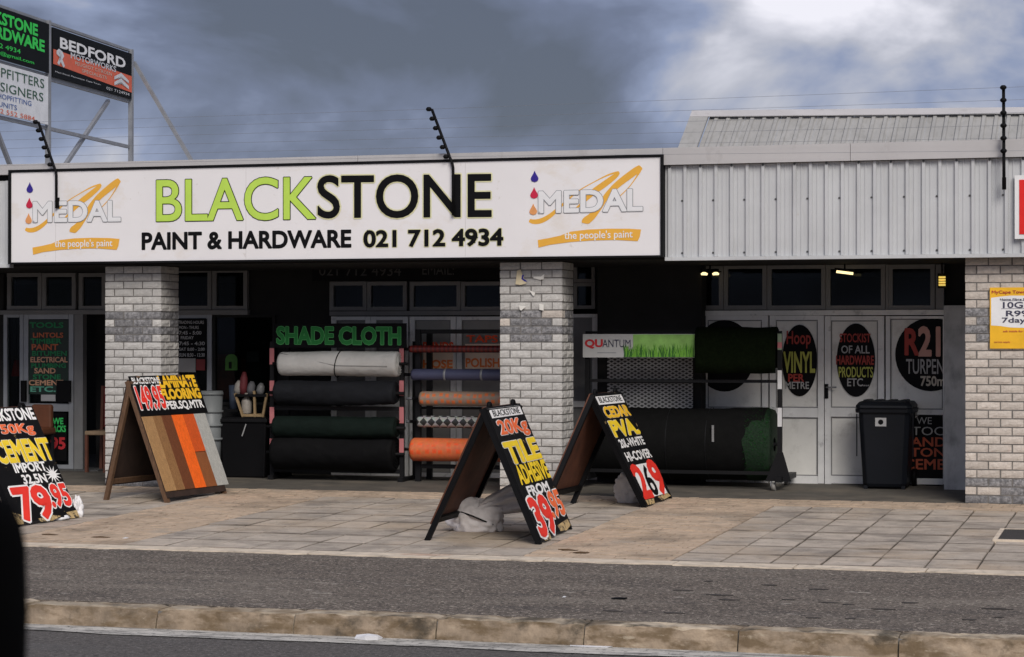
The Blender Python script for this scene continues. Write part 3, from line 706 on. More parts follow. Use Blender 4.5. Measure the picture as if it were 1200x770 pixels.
# opening hours door / window
lwindow('window', 203, 248, 368, 552, 5.5)
oh = P('hours_board', M_black, B, 206, 373, 241, 430, WY-.02, .015); oh['label'] = 'black opening hours board with white hand lettering'
M_chalk = flat('chalk_white', (.50, .50, .50))
for s_, xl, xr, yt, yb in (('TRADING HOURS', 209, 239, 376, 379.5), ('MON - THURS', 210, 233, 382, 385.5), ('7:45 - 5:00', 210, 236, 388, 392), ('FRIDAY', 212, 227, 394, 397.5), ('7:45 - 4:30', 210, 240, 400.5, 404.5), ('SAT 8:00 - 2:00', 210, 240, 407.5, 411), ('SUN 8:30 - 12:30', 210, 240, 414, 418)):
    ptext(s_, xl, xr, yt, yb, WY-.021, M_chalk, oh, off=.02, lift=.001)
P('notice', flat('notice_grey', (.35, .34, .33)), B, 209, 420, 229, 436, WY-.04, .01)
P('notice', flat('notice_red', (.22, .03, .03)), B, 230, 421, 240, 434, WY-.04, .01)
# posters on the display window behind the broom stand
lwindow('window', 249, 322, 369, 475, 3, m=M_wall)
P('poster', mat('dim_red_poster', (.13, .025, .015), .8, .5, 9), B, 252, 415, 275, 468, 2.06, .01)
P('poster', mat('dim_red_poster2', (.10, .022, .015), .8, .5, 9), B, 282, 420, 318, 452, 2.07, .01)
P('notice', mat('dim_notice', (.10, .10, .10), .8), B, 289, 412, 303, 424, 2.05, .01)

# ------------------------------------------------------------------ the long shop sign
YS = -.26
S = empty('shop_sign', V((-6.8, -.2, 2.485)), 'long white lightbox sign reading BLACKSTONE PAINT & HARDWARE with orange logos', 'shop sign')
pa = at(13, 200, YS); 
SX0, SX1, SZ0, SZ1 = -10.565, -3.035, 2.488, 3.548
MB().box((SX0+.03, YS, SZ0+.02), (SX1-.03, -.14, SZ1-.03)).build('face', M_signw, S)
mb = MB(); 
for a, b in (((SX0, YS-.02, SZ0), (SX0+.028, -.13, SZ1)), ((SX1-.028, YS-.02, SZ0), (SX1, -.13, SZ1)), ((SX0+.03, YS-.02, SZ1-.022), (SX1-.03, -.13, SZ1)), ((SX0+.03, YS-.02, SZ0), (SX1-.03, -.13, SZ0+.016))): mb.box(a, b)
mb.build('frame', M_blackframe, S)
YF = YS
M_halo = flat('aged_glue_halo', (.70, .68, .42), .5)
def st(s, *a, **k): return ptext(s, *a[:4], YF, a[4], S, name='lettering', **k)
st('BLACK', 184, 369.5, 211.3, 259.5, M_lime, dy=4, off=.010, outline=M_black, oo=.014, res=6)
st('STONE', 373, 575.5, 206.5, 255.3, M_black, dy=2.4, off=.014, res=6, outline=M_halo, oo=.022)
st('PAINT & HARDWARE', 167, 411, 273.3, 292.3, M_black, dy=3.4, off=.036, res=5)
st('021 712 4934', 427, 589, 270.8, 289.3, M_black, dy=2.4, off=.035, res=5, outline=M_halo, oo=.03)
def brush(pts, fn, m, par, name='swoosh', lift=.004):
    vs = []; n = len(pts); P_ = []
    # smooth the polyline
    for i in range(n-1):
        p0, p1, p2, p3 = pts[max(i-1, 0)], pts[i], pts[i+1], pts[min(i+2, n-1)]
        for k in range(5):
            t = k/5; P_.append(tuple(.5*((2*p1[j])+(-p0[j]+p2[j])*t+(2*p0[j]-5*p1[j]+4*p2[j]-p3[j])*t*t+(-p0[j]+3*p1[j]-3*p2[j]+p3[j])*t**3) for j in range(3)))
    P_.append(pts[-1])
    # round the ends
    for i, (x_, y_, w_) in enumerate(P_):
        a = P_[max(i-1, 0)]; b = P_[min(i+1, len(P_)-1)]; dx, dy = b[0]-a[0], b[1]-a[1]; L = math.hypot(dx, dy) or 1
        ww = w_/2*(.55 if i in (0, len(P_)-1) else 1)
        for s_ in (1, -1): q = fn(x_-dy/L*ww*s_, y_+dx/L*ww*s_); vs.append(q+V((0, -lift, 0)))
    return MB().add(vs, [(2*i, 2*i+1, 2*i+3, 2*i+2) for i in range(len(P_)-1)]).build(name, m, par)
def logo(fn):
    lg = empty('paint_logo', fn(400, 700)); lg.parent = S; lg.location = lg.location-S.location
    brush([(58, 522, 22), (85, 532, 30), (130, 525, 32), (185, 490, 26), (260, 415, 14), (345, 335, 7), (440, 275, 6), (520, 232, 10), (582, 212, 12)], fn, M_orange, lg, lift=.0016)
    brush([(584, 216, 12), (560, 240, 30), (500, 290, 38), (430, 345, 36), (380, 400, 20), (330, 450, 10)], fn, M_orange, lg, lift=.0024)
    brush([(712, 182, 30), (690, 200, 42), (640, 240, 44), (570, 300, 40), (510, 370, 34), (470, 440, 32), (425, 500, 44), (392, 530, 50), (385, 548, 40)], fn, M_orange, lg, lift=.0032)
    brush([(708, 205, 14), (680, 255, 7), (640, 315, 5), (585, 375, 5)], fn, M_orange, lg, lift=.004)
    w2 = text('MEDAL', fn(118, 338), fn(716, 330), fn(118, 472), flat('logo_white', (.78, .78, .79), .5, .03), lg, (0, -1, 0), off=.03, outline=M_greyout, oo=.018, lift=.006, res=5)
    pl = [(108, 652), (175, 640), (240, 625), (300, 600), (400, 588), (520, 584), (640, 586), (712, 592), (704, 640), (692, 668), (560, 658), (420, 660), (300, 668), (180, 684), (112, 702)]
    pts = [fn(*q)+V((0, -.004, 0)) for q in pl]
    c = fn(400, 625)+V((0, -.004, 0)); MB().add([c]+pts, [(0, i+1, (i+1) % len(pts)+1) for i in range(len(pts))]).build('banner', M_orange, lg)
    text("the people's paint", fn(264, 600), fn(662, 594), fn(264, 664), M_white, lg, (0, -1, 0), off=.012, lift=.0065, res=3, wob=.0)
    for (cx, cy, m) in ((90, 240, M_drop1), (87, 348, M_drop2), (82, 455, M_drop3)):
        pl = [(0, -42), (8, -22), (20, 0), (23, 12), (17, 26), (0, 33), (-17, 26), (-23, 12), (-20, 0), (-8, -22)]
        pts = [fn(cx+a, cy+b)+V((0, -.007, 0)) for a, b in pl]
        MB().add(pts, [tuple(range(10))[::-1]]).build('paint_drop', m, lg)
def fL(a, b): return at(20+a/5.92, 180+b/5.92, YF)
def fR(a, b):
    x_, y_ = 20+a/5.92, 180+b/5.92
    return at(626.7+(x_-35.2)*1.187, 206.7+(y_-219.7)*1.06-(x_-35.2)*.016, YF)
logo(fL); logo(fR)
# panel joints of the sign face
for q in (65, 288, 545):
    MB().box((at(q, 250, YS).x, YS-.0006, SZ0+.03), (at(q, 250, YS).x+.005, YS+.01, SZ1-.04)).build('face_joint', flat('joint_grey', (.6, .58, .57)), S)

# red sign at the right edge
rs = empty('red_sign', at(1195, 279, -.24), 'red sign with white border fixed to the cladding at the far right', 'sign')
a, b = at(1189, 205.5, -.23), at(1189, 280, -.23)
MB().box((a.x, -.23, b.z), (a.x+1.2, -.196, a.z)).build('border', M_white, rs)
MB().box((a.x+.045, -.236, b.z+.045), (a.x+1.15, -.2305, a.z-.045)).build('red_face', flat('signal_red', (.75, .02, .015), .4), rs)

# yellow poster on the right pillar
pp = empty('wall_poster', at(1185, 408, -.02), 'yellow and white data price poster on the wide buff brick pillar', 'poster')
a, b = at(1160, 337, -.02), at(1160, 408.5, -.02); M_py = flat('poster_yellow', (.85, .47, .02), .5)
MB().box((a.x, -.022, b.z), (a.x+.50, -.010, a.z)).build('sheet', M_py, pp)
cx0, cz0 = a.x, a.z; hgt = a.z-b.z
def PQ(u, v, l=.0): return V((a.x+u, -.023-l, a.z-v*hgt))
pl = [PQ(.012, .17), PQ(.012, .62), PQ(.10, .63), PQ(.2, .655), PQ(.5, .67), PQ(.5, .14), PQ(.2, .135), PQ(.10, .15)]
MB().prism(pl[::-1], (0, -1, 0), .0015).build('white_field', M_white, pp)
M_navy = flat('poster_navy', (.05, .05, .09))
for s_, u0, u1, v0, v1, m in (('MyCape TownOffer', .02, .48, .05, .115, M_dred), ('Home Fibre Deals', .10, .42, .18, .21, M_navy), ('10GB', .13, .40, .24, .335, M_navy), ('R99', .16, .37, .38, .47, M_navy), ('7days', .12, .39, .495, .60, M_navy), ('ask inside for the offer', .13, .46, .70, .73, M_dor), ('terms apply', .04, .2, .88, .91, M_dor)):
    text(s_, PQ(u0, v0), PQ(u1, v0), PQ(u0, v1), m, pp, (0, -1, 0), off=.02, lift=.003)
for v in (.215, .345): MB().box(tuple(PQ(.11, v, .002)), tuple(PQ(.42, v+.006))).build('rule', M_navy, pp)

# ------------------------------------------------------------------ billboard frame on the roof
BP = at(57, 150, 4.0); bd = V((-math.sin(R_(4.46)), math.cos(R_(4.46)), 0)); bn = V((bd.y, -bd.x, 0))
bn = bn if bn.dot(CAM-BP) > 0 else -bn
def H(x_, y_, l=0): return atv(x_, y_, BP, bd)+bn*l
BL_ = empty('billboard', V((BP.x, BP.y, 3.51)), 'steel roof billboard frame carrying three advertising panels', 'billboard')
MB().bar(H(56.5, 24), V((H(56.5, 24).x, H(56.5, 24).y, 3.5)), .06).build('post', M_galv, BL_)
q = H(153.5, 58); MB().bar(q, V((q.x, q.y, 3.5)), .06).build('post', M_galv, BL_)
q = H(-48, 5); MB().bar(q, V((q.x, q.y, 3.5)), .06).build('post', M_galv, BL_)
def hr(x0, y0, x1, y1, t, d=.04, nm='rail'): 
    a, b = H(x0, y0, -.04), H(x1, y1, -.04); MB().bar(a, b, t, d).build(nm, M_galv, BL_)
zt = H(57, 28).z
def lev(y57, t, x0=-48, x1=153, nm='rail'):
    z = H(57, y57).z
    def pz(xx):
        p = H(xx, 100, -.035); return V((p.x, p.y, z))
    MB().bar(pz(x0), pz(x1), .05, t).build(nm, M_galv, BL_)
lev(26, .035); lev(91, .06, 57, 153); lev(88, .03, -48, 57); lev(150, .045)
a = H(133, 118, -.08); b = H(85, 190, -.08); MB().bar(a, a+(b-a)*1.3, .05).build('brace', M_galv, BL_)
a = H(-2, 140, -.08); b = H(18, 192, -.08); MB().bar(a, a+(b-a)*1.2, .05).build('brace', M_galv, BL_)
a = H(157, 73); b = at(222, 184, a.y); MB().bar(a, a+(b-a)*1.08, .05).build('brace', M_galv, BL_)
for k_, (a, b) in enumerate((((157, 73), (222, 184)),)): pass
def bpanel(x0, x1, ytl57, ybl57, m):   # heights given at x=57
    z1, z0 = H(57, ytl57).z, H(57, ybl57).z
    p0, p1 = H(x0, 100), H(x1, 100)
    q = [V((p0.x, p0.y, z0)), V((p1.x, p1.y, z0)), V((p1.x, p1.y, z1)), V((p0.x, p0.y, z1))]
    o = MB().slab([v+bn*.03 for v in q], bn, .03).build('panel', m, BL_)
    def F(xp, v):   # pixel column, height fraction from the top
        p = H(xp, 100); return V((p.x, p.y, z1+(z0-z1)*v))+bn*.031
    return o, F
M_bblack = flat('billboard_black', (.006, .007, .008), .6, spec=.1)
o1, F1 = bpanel(-46, 55, 29, 86, M_bblack)
M_bg = flat('billboard_green', (.03, .62, .08), .5)
def bt(s, F, x0, x1, v0, v1, m, par, **k): return text(s, F(x0, v0), F(x1, v0), F(x0, v1), m, par, bn, **k)
bt('BLACKSTONE', F1, -44, 41, .10, .32, M_bg, o1, off=.04); bt('HARDWARE', F1, -28, 49, .38, .60, M_bg, o1, off=.04)
bt('021 712 4934', F1, -30, 21, .70, .79, M_bg, o1, off=.01); bt('blackstone@gmail.com', F1, -40, 37, .85, .94, M_bg, o1, off=.01)
o2, F2 = bpanel(-46, 54, 91, 147, flat('billboard_white', (.72, .73, .75), .4))
M_bgr = flat('dark_green_text', (.03, .10, .06)); M_bbl = flat('blue_text', (.05, .12, .35)); M_brd = flat('orange_text', (.7, .15, .07))
bt('SHOPFITTERS', F2, -30, 49, .08, .27, M_bgr, o2); bt('& DESIGNERS', F2, -34, 48, .37, .55, M_bgr, o2); bt('FOR ALL SHOPFITTING', F2, -40, 34, .60, .70, M_bbl, o2); bt('WALL UNITS', F2, -30, 17, .76, .86, M_bbl, o2)
bt('CELL 082 552 5884', F2, -36, 38, .90, .99, M_brd, o2)
o3, F3 = bpanel(59.5, 152, 31, 89, M_bblack)
M_bor = flat('billboard_orange', (.68, .12, .05), .4); M_bsil = flat('silver', (.62, .63, .65), .4)
MB().slab([F3(60, .74)+bn*.002, F3(152, .86)+bn*.002, F3(152, .50)+bn*.002, F3(60, .44)+bn*.002], bn, .002).build('orange_band', M_bor, o3)
bt('BEDFORD', F3, 68, 144, .16, .37, M_white, o3, off=.03); bt('MOTORWORKS', F3, 80, 133, .40, .52, M_bsil, o3, off=.02, lift=.006)
bt('PEUGEOT CITROEN', F3, 85, 128, .56, .63, M_dcream, o3, lift=.006); bt('SPECIALISTS', F3, 93, 122, .67, .74, M_dcream, o3, lift=.006)
bt('Main Road, Plumstead, Cape Town', F3, 62, 115, .87, .91, M_bsil, o3); bt('021 7124934', F3, 122, 149, .89, .95, M_bsil, o3)
# small emblems: upright lion-like figure and double chevron
def emb(F, pts, m, par): 
    pl = [F(x_, v)+bn*.008 for x_, v in pts]; c = sum(pl, V())/len(pl)
    MB().add([c]+pl, [(0, i+1, (i+1) % len(pl)+1) for i in range(len(pl))]).build('emblem', m, par)
emb(F3, [(63, .46), (66, .40), (70, .44), (72, .52), (70, .60), (73, .72), (71, .76), (68, .66), (66, .74), (64, .70), (67, .56), (63, .52)], M_bsil, o3)
emb(F3, [(66, .47), (69, .50), (69, .58), (66, .66), (67.5, .54)], M_bblack, o3)
emb(F3, [(131, .62), (139, .50), (148, .62), (148, .68), (139, .57), (131, .69)], M_bsil, o3); emb(F3, [(131, .74), (139, .62), (148, .74), (148, .81), (139, .70), (131, .81)], M_bsil, o3)

# ------------------------------------------------------------------ electric fence on the parapet
EF = empty('electric_fence', V((-5, -.25, 3.0)), 'electric fence of black raked poles and fine wires along the parapet', 'fence')
tops = []
for base, knee, top in (((66, 244), (65, 205), (45, 143)), ((531, 252), (528, 197), (506, 128)), ((1176.5, 222), (1177, 195), (1176, 103))):
    B0 = at(*base, -.30); K0 = at(*knee, -.30)
    K0.x = B0.x; T0 = at(*top, -.30)
    p = MB().tube([B0, K0, K0+(T0-K0)*.03+V((0, 0, .02)), T0], .016, 8).build('pole', M_black, EF)
    MB().box(B0+V((-.02, .012, .0)), B0+V((.02, .04, .12))).build('bracket', M_black, p)
    row = []
    for i in range(6):
        q = T0+(K0-T0)*(i/6.2)
        off = V((-.03, -.01, 0)) if base[0] < 1000 else V((0, -.035, 0))
        MB().tube([q+off+V((0, 0, -.022)), q+off+V((0, 0, -.008)), q+off+V((0, 0, .008)), q+off+V((0, 0, .022))], [.018, .032, .032, .018], 8).build('insulator', M_black, p)
        row.append(q+off)
    tops.append(row)
M_wire = flat('fence_wire', (.2, .21, .24), .4)
for i in range(6):
    A, B1, C1 = tops[0][i], tops[1][i], tops[2][i]
    pts = [A-(B1-A)*.4, A, B1, C1, C1+(C1-B1)*.3]
    MB().tube(pts, .0015, 4).build('wire', M_wire, EF)

# ------------------------------------------------------------------ A-frame boards
M_bwood = mat('brown_board_wood', (.12, .065, .035), .7, .3, 14, .4, 60, stretch=(3, 3, 1))
M_bdark = mat('board_inner_dark', (.035, .02, .015), .8, .3, 8)
M_peel = mat('bare_chipped_wood', (.50, .36, .17), .85, .25, 30, dirt=[((.02, .02, .02), .50, .58, 22, .9)])
M_chip = mat('chipped_black_paint', (.006, .006, .007), .7, .2, 10, spec=.12, dirt=[((.45, .32, .15), .655, .69, 13, .9)])
M_inner = mat('board_inner_rust', (.10, .035, .018), .75, .35, 6)
def aframe(label, nf, nb_, apex, ff, m_front, m_frame, m_inner, cream=True, st_=.045, lift_f=.02, thick=.022):
    NF, NB, FF = gr(*nf), gr(*nb_), gr(*ff)
    Wv = FF-NF; Wv.z = 0
    D = (NF-NB); D.z = 0; A = atv(*apex, NF, D.normalized())
    root = empty('sandwich_board', (NF+NB)/2+Wv/2, label, 'sandwich board', 'sandwich boards set out on the paving')
    FRv = NF-A; BKv = NB-A
    def PT(u, v, l=0):  # front panel, u across, v down 0..1
        return A+Wv*u+FRv*v+fn_*l
    fn_ = Wv.cross(FRv).normalized()
    if fn_.dot(CAM-A) < 0: fn_ = -fn_
    bn_ = Wv.cross(BKv).normalized()
    if bn_.dot(NB-NF) < 0: bn_ = -bn_
    w_ = Wv.length; su = st_/w_
    fz = NF.z
    def drop(p, base_y=None): return V((p.x, p.y, gz(p.y)))
    # legs (stiles) of both halves
    for (vec, nn, sgn) in ((FRv, fn_, 1), (BKv, bn_, -1)):
        for u in (0, 1-su):
            a = A+Wv*u; b = A+Wv*(u+su)
            a2 = a+vec; b2 = b+vec; a2.z = gz(a2.y)+.001; b2.z = gz(b2.y)+.001
            ins = nn*-(.045 if sgn > 0 else .045)
            q = [a2, b2, b, a]
            MB().hexa([p+ins for p in (a2, b2)]+[b2, a2]+[p+ins for p in (a, b)]+[b, a]).build('leg', m_frame, root)
    # cross rails
    for v in (.04, .86):
        a = A+Wv*su+BKv*v-bn_*.004; b = A+Wv*(1-su)+BKv*v-bn_*.004
        MB().hexa([a, b, b-bn_*.03, a-bn_*.03]+[p+BKv.normalized()*-.05 for p in (a, b, b-bn_*.03, a-bn_*.03)]).build('rail', m_frame, root)
    # panels
    fp = MB().slab([PT(.004, .965, .014), PT(.996, .965, .014), PT(.996, .0, .014), PT(.004, .0, .014)], fn_, .012).build('front_panel', m_front, root)
    BT = lambda u, v, l=0: A+Wv*u+BKv*v+bn_*l
    MB().slab([BT(0, .0, .014), BT(1, .0, .014), BT(1, .88, .014), BT(0, .88, .014)], bn_, .012).build('back_panel', m_inner, root)
    for u in (.12, .8):   # hinges on the top edge
        h0 = A+Wv*u+V((0, 0, .0))
        MB().tube([h0+V((0, 0, -.005)), h0+Wv.normalized()*.02+V((0, 0, .035)), h0+Wv.normalized()*.06+V((0, 0, .03)), h0+Wv.normalized()*.09+V((0, 0, -.005))], .018, 6).build('hinge', m_frame if not cream else M_chip, root)
    return root, fp, PT, fn_
def at_(fp, PT, fn_):
    def f(s, u0, u1, v0, v1, m, slant=0, **k):
        k.setdefault('lift', .002)
        return text(s, PT(u0, v0, .0145), PT(u1, v0+slant, .0145), PT(u0, v1, .0145), m, fp, fn_, **k)
    return f
Y1 = flat('sign_yellow', (.95, .68, .03), .5); Y2 = flat('sign_amber', (.95, .56, .03), .5); R1 = flat('sign_red', (.85, .04, .025), .5); O1 = flat('sign_orange', (.90, .17, .05), .5); Wt = flat('sign_white_letters', (.88, .87, .85), .5)

# tile adhesive board
r_, fp, PT, fn_ = aframe('black sandwich board advertising 20 kg tile adhesive, nearest the road in the middle', (634, 638), (497, 633), (567, 478), (671, 620), M_chip, M_black, M_inner)
T = at_(fp, PT, fn_)
MB().slab([PT(.06, .085, .016), PT(.95, .085, .016), PT(.95, .015, .016), PT(.06, .015, .016)], fn_, .002).build('white_strip', Wt, fp)
T('BLACKSTONE', .12, .88, .03, .075, M_black, off=.01, lift=.003)
T('20Kg', .12, .92, .11, .24, O1, off=.05, outline=Wt, oo=.03); T('TILE', .05, .95, .275, .42, Y1, off=.07, outline=Wt, oo=.02)
T('ADHESIVE', .10, .98, .445, .575, Y1, off=.06); T('FROM', .18, .80, .60, .67, Wt, off=.04)
T('39', .06, .56, .69, .95, R1, off=.06, outline=Wt, oo=.04); T('.95', .58, .98, .68, .86, O1, off=.05, outline=Wt, oo=.03)
def peel(fp, PT, fn_, patches):
    for pts in patches:
        pl = [PT(u, v, .0165) for u, v in pts]; MB().prism(pl, fn_, .002).build('chipped_patch', M_peel, fp)
peel(fp, PT, fn_, [[(.1, .93), (.3, .95), (.28, .99), (.1, .99)], [(.6, .92), (.95, .90), (.98, .95), (.8, .975), (.62, .965)]])

# PVA board
r_, fp, PT, fn_ = aframe('black sandwich board advertising cedar PVA paint, in front of the turf rack', (757, 595), (632, 601), (692, 462), (788, 584), M_chip, M_black, M_inner)
T = at_(fp, PT, fn_)
MB().slab([PT(.06, .10, .016), PT(.95, .10, .016), PT(.95, .02, .016), PT(.06, .02, .016)], fn_, .002).build('white_strip', Wt, fp)
T('BLACKSTONE', .12, .88, .035, .085, M_black, off=.01, lift=.003)
T('CEDAR', .10, .93, .125, .215, Y2, off=.07, outline=Wt, oo=.015); T('PVA.', .08, .95, .25, .38, Y1, off=.07, outline=Wt, oo=.015)
T('20L-WHITE', .10, .95, .41, .48, Wt, off=.05); T('HI-COVER', .10, .97, .525, .60, Wt, off=.05)
MB().slab([PT(.10, .93, .016), PT(.90, .93, .016), PT(.86, .64, .016), PT(.10, .64, .016)], fn_, .002).build('white_patch', Wt, fp)
T('2', .06, .36, .645, .92, R1, off=.06, lift=.003); T('6', .38, .62, .66, .92, M_black, off=.02, lift=.003); T('9', .64, .95, .63, .92, R1, off=.06, lift=.003)
peel(fp, PT, fn_, [[(.05, .94), (.35, .945), (.3, .985), (.06, .985)], [(.5, .94), (.9, .93), (.96, .96), (.6, .98)]])

# cement board (cut by the left edge)
r_, fp, PT, fn_ = aframe('black sandwich board advertising 50 kg cement, cut by the left edge', (20, 618), (-125, 612), (-38, 480), (93, 607), M_chip, M_black, M_inner)
T = at_(fp, PT, fn_)
T('BLACKSTONE', .08, .97, .015, .115, Wt, off=.05); T('50Kg', .35, .86, .15, .25, O1, off=.05, outline=Wt, oo=.02)
T('CEMENT', .12, .99, .29, .47, Y1, off=.06, outline=Wt, oo=.015); T('IMPORT', .30, .80, .485, .56, Wt, off=.05); T('32.5N', .36, .73, .585, .66, Wt, off=.05)
T('79', .12, .64, .69, .955, R1, off=.05, outline=Wt, oo=.04); T('.95', .66, .97, .69, .87, R1, off=.04, outline=Wt, oo=.04)
vs = []; c = (.86, .60)
for i in range(24):
    a = 2*math.pi*i/24; q = (.13 if i % 2 == 0 else .05); vs.append(PT(c[0]+q*math.cos(a), c[1]+q*.62*math.sin(a), .017))
MB().add([PT(*c, .017)]+vs, [(0, i+1, (i+1) % 24+1) for i in range(24)]).build('starburst', Wt, fp)
peel(fp, PT, fn_, [[(.0, .88), (.12, .91), (.1, .985), (.0, .985)], [(.35, .955), (.6, .94), (.72, .955), (.55, .985), (.37, .985)], [(.82, .93), (1, .92), (1, .985), (.85, .985)]])

# laminate flooring board
r_, fp, PT, fn_ = aframe('brown wooden sandwich board with laminate flooring samples below yellow lettering', (197, 589), (121, 586), (150, 446), (266, 578), M_bdark, M_bwood, M_bdark, cream=False, lift_f=.06)
LB = r_
MB().slab([PT(0, .30, .020), PT(1.12, .30, .020), PT(1.12, -.03, .020), PT(0, -.03, .020)], fn_, .006).build('header_panel', M_black, r_)
hp = r_.children[-1]
def T2(s, u0, u1, v0, v1, m, **k): k.setdefault('lift', .002); return text(s, PT(u0, v0, .0205), PT(u1, v0-.0, .0205), PT(u0, v1, .0205), m, hp, fn_, **k)
T2('BLACKSTONE', .03, .48, -.015, .035, Wt, off=.04); T2('149.95', .03, .45, .065, .24, R1, off=.05, outline=Wt, oo=.04)
T2('LAMINATE', .46, 1.08, -.02, .07, Y2, off=.08); T2('FLOORING', .44, 1.09, .09, .17, Y2, off=.08); T2('PER.SQ.MTR', .46, 1.08, .19, .265, Wt, off=.05)
def wood(name, c, c2):
    return mat(name, c, .45, .18, 5, .2, 40, stretch=(9, 9, 1.1), dirt=[(c2, .45, .62, 22, .85)], spec=.5)
pk = [((.46, .27, .12), (.27, .14, .055), 0, .17), ((.34, .18, .075), (.16, .07, .025), .172, .31), ((.19, .065, .028), (.10, .03, .012), .312, .48), ((1.0, .17, .02), (.8, .10, .012), .482, .67), ((.38, .075, .025), (.2, .04, .015), .672, .86), ((.50, .50, .46), (.34, .34, .32), .862, 1.06)]
for i, (c, c2, u0, u1) in enumerate(pk):
    w_ = wood('laminate_%s' % ['oak', 'walnut', 'dark_walnut', 'cherry_orange', 'mahogany', 'grey_ash'][i], c, c2)
    if i == 4:
        MB().slab([PT(u0, .62, .022), PT(u1, .62, .022), PT(u1, .305, .022), PT(u0, .305, .022)], fn_, .007).build('laminate_plank', wood('laminate_red', (.72, .11, .02), (.50, .07, .015)), r_)
        MB().slab([PT(u0, .915, .022), PT(u1, .915, .022), PT(u1, .625, .022), PT(u0, .625, .022)], fn_, .007).build('laminate_plank', wood('laminate_umber', (.30, .11, .04), (.20, .065, .025)), r_)
    else: MB().slab([PT(u0, .915, .022+.001*(i % 2)), PT(u1, .915, .022+.001*(i % 2)), PT(u1, .305, .022+.001*(i % 2)), PT(u0, .305, .022+.001*(i % 2))], fn_, .007).build('laminate_plank', w_, r_)

# ------------------------------------------------------------------ sandbags and buckets
M_sack = mat('woven_sack', (.76, .72, .71), .85, .12, 9, .8, 45, dirt=[((.45, .41, .39), .56, .72, 7, .5)])
M_sackw = mat('white_sack', (.80, .79, .79), .8, .1, 9, .8, 45, dirt=[((.35, .33, .33), .56, .72, 7, .5)])
def lump(px, py, L, Wd, Hh, rot, seed, pinch=0, n=22, k=14, am=1):
    rr = random.Random(seed); c = gr(px, py); mb = MB(); vs = []; ph = [rr.uniform(0, 6.28) for _ in range(12)]
    for j in range(k+1):
        th = math.pi*j/k
        for i in range(n):
            f = 2*math.pi*i/n; x_, y_, z_ = math.sin(th)*math.cos(f), math.sin(th)*math.sin(f), math.cos(th)
            pq = V((x_, y_, z_))*2.2+V((seed, 0, 0)); s_ = 1-.30*(1-abs(NZ.noise(pq))*3.2 if abs(NZ.noise(pq)) < .31 else 0)*.45*am+.12*NZ.noise(pq*.6)+am*.07*math.sin(3*f+ph[0]+2*th)+.05*math.sin(5*th+ph[1]+f)+am*.035*math.sin(7*f+ph[2]-3*th)+am*.02*math.sin(11*f+9*th+ph[3])
            z2 = max(z_, -.62)*Hh/1.62*s_ if z_ > 0 else max(z_, -.6)*Hh*.62
            x2 = x_*L/2*s_; y2 = y_*Wd/2*s_*(1-pinch*max(0, x_))
            q = V((x2*math.cos(rot)-y2*math.sin(rot), x2*math.sin(rot)+y2*math.cos(rot), z2)); vs.append(q)
    zm = min(q.z for q in vs)
    vs = [V((c.x+q.x, c.y+q.y, gz(c.y+q.y)+q.z-zm-.004)) for q in vs]
    mb.add(vs, [(j*n+i, (j+1)*n+i, (j+1)*n+(i+1) % n, j*n+(i+1) % n) for j in range(k) for i in range(n)], True)
    return mb, c
# big bag under the tile board, with a long twisted neck thrown over
mb, c = lump(560, 622, .52, .32, .30, .15, 3, am=1.0, n=64, k=44)
sb = empty('sandbag', c, 'pale grey sandbag with a long twisted neck, weighing down the tile adhesive board', 'sandbag', 'sandbags weighing down the boards')
mb.build('sack', M_sack, sb)
def drape(pts, m, par, name, seed=1, nseg=14):
    # pts: list of (pixel x, pixel y upper, pixel y lower, Y offset)
    rr = random.Random(seed); rings = []; vs = []; fs = []; k = 9
    for i in range(nseg+1):
        t = i/nseg*(len(pts)-1); a = int(min(t, len(pts)-2)); u = t-a
        x_, yu, yl, Y = [pts[a][j]*(1-u)+pts[a+1][j]*u for j in range(4)]
        for j in range(k+1):
            v = j/k; p = at(x_+2*math.sin(v*3+i), yu+(yl-yu)*v, Y+.05*math.sin(v*math.pi*5.3+i*.3)-.05*math.sin(v*math.pi)); vs.append(p)
    n = len(vs)
    for i in range(nseg):
        for j in range(k): q = i*(k+1)+j; fs.append((q, q+k+1, q+k+2, q+1))
    back = [v+V((.0, .05, .0)) for v in vs]
    fs2 = [tuple(n+i for i in f[::-1]) for f in fs]
    for i in range(nseg):
        for j in (0, k):
            q = i*(k+1)+j; fs.append((q, n+q, n+q+k+1, q+k+1) if j == 0 else (q+k+1, n+q+k+1, n+q, q))
    for i in (0, nseg):
        for j in range(k): q = i*(k+1)+j; fs.append((q, q+1, n+q+1, n+q) if i == 0 else (q+1, q, n+q, n+q+1))
    return MB().add(vs+back, fs+fs2, True).build(name, m, par)
Yb = c.y
drape([(546, 600, 611, Yb+.02), (560, 592, 604, Yb), (575, 580, 600, Yb-.02), (590, 570, 603, Yb), (604, 566, 601, Yb+.03), (618, 570, 600, Yb+.06)], M_sack, sb, 'neck')
MB().tube([at(540, 600, Yb-.12), at(552, 604, Yb-.16), at(566, 610, Yb-.15), at(578, 615, Yb-.1)], .007, 6).build('tie', M_black, sb)
mb, c = lump(738, 588.5, .30, .24, .34, .1, 8, .3, am=1.0, n=56, k=38)
tag(mb.build('sandbag', M_sackw), 'clean white sandbag slumped under the cedar PVA board', 'sandbag', 'sandbags weighing down the boards')
mb, c = lump(55, 609, .42, .26, .09, .1, 5)
tag(mb.build('sandbag', M_sackw), 'flat white sandbag lying beneath the cement board', 'sandbag', 'sandbags weighing down the boards')
mb, c = lump(90, 606, .12, .17, .20, .3, 6, am=1.6, n=48, k=32)
tag(mb.build('sandbag', M_sackw), 'upright white plastic bag leaning behind the right leg of the cement board', 'sandbag', 'sandbags weighing down the boards')
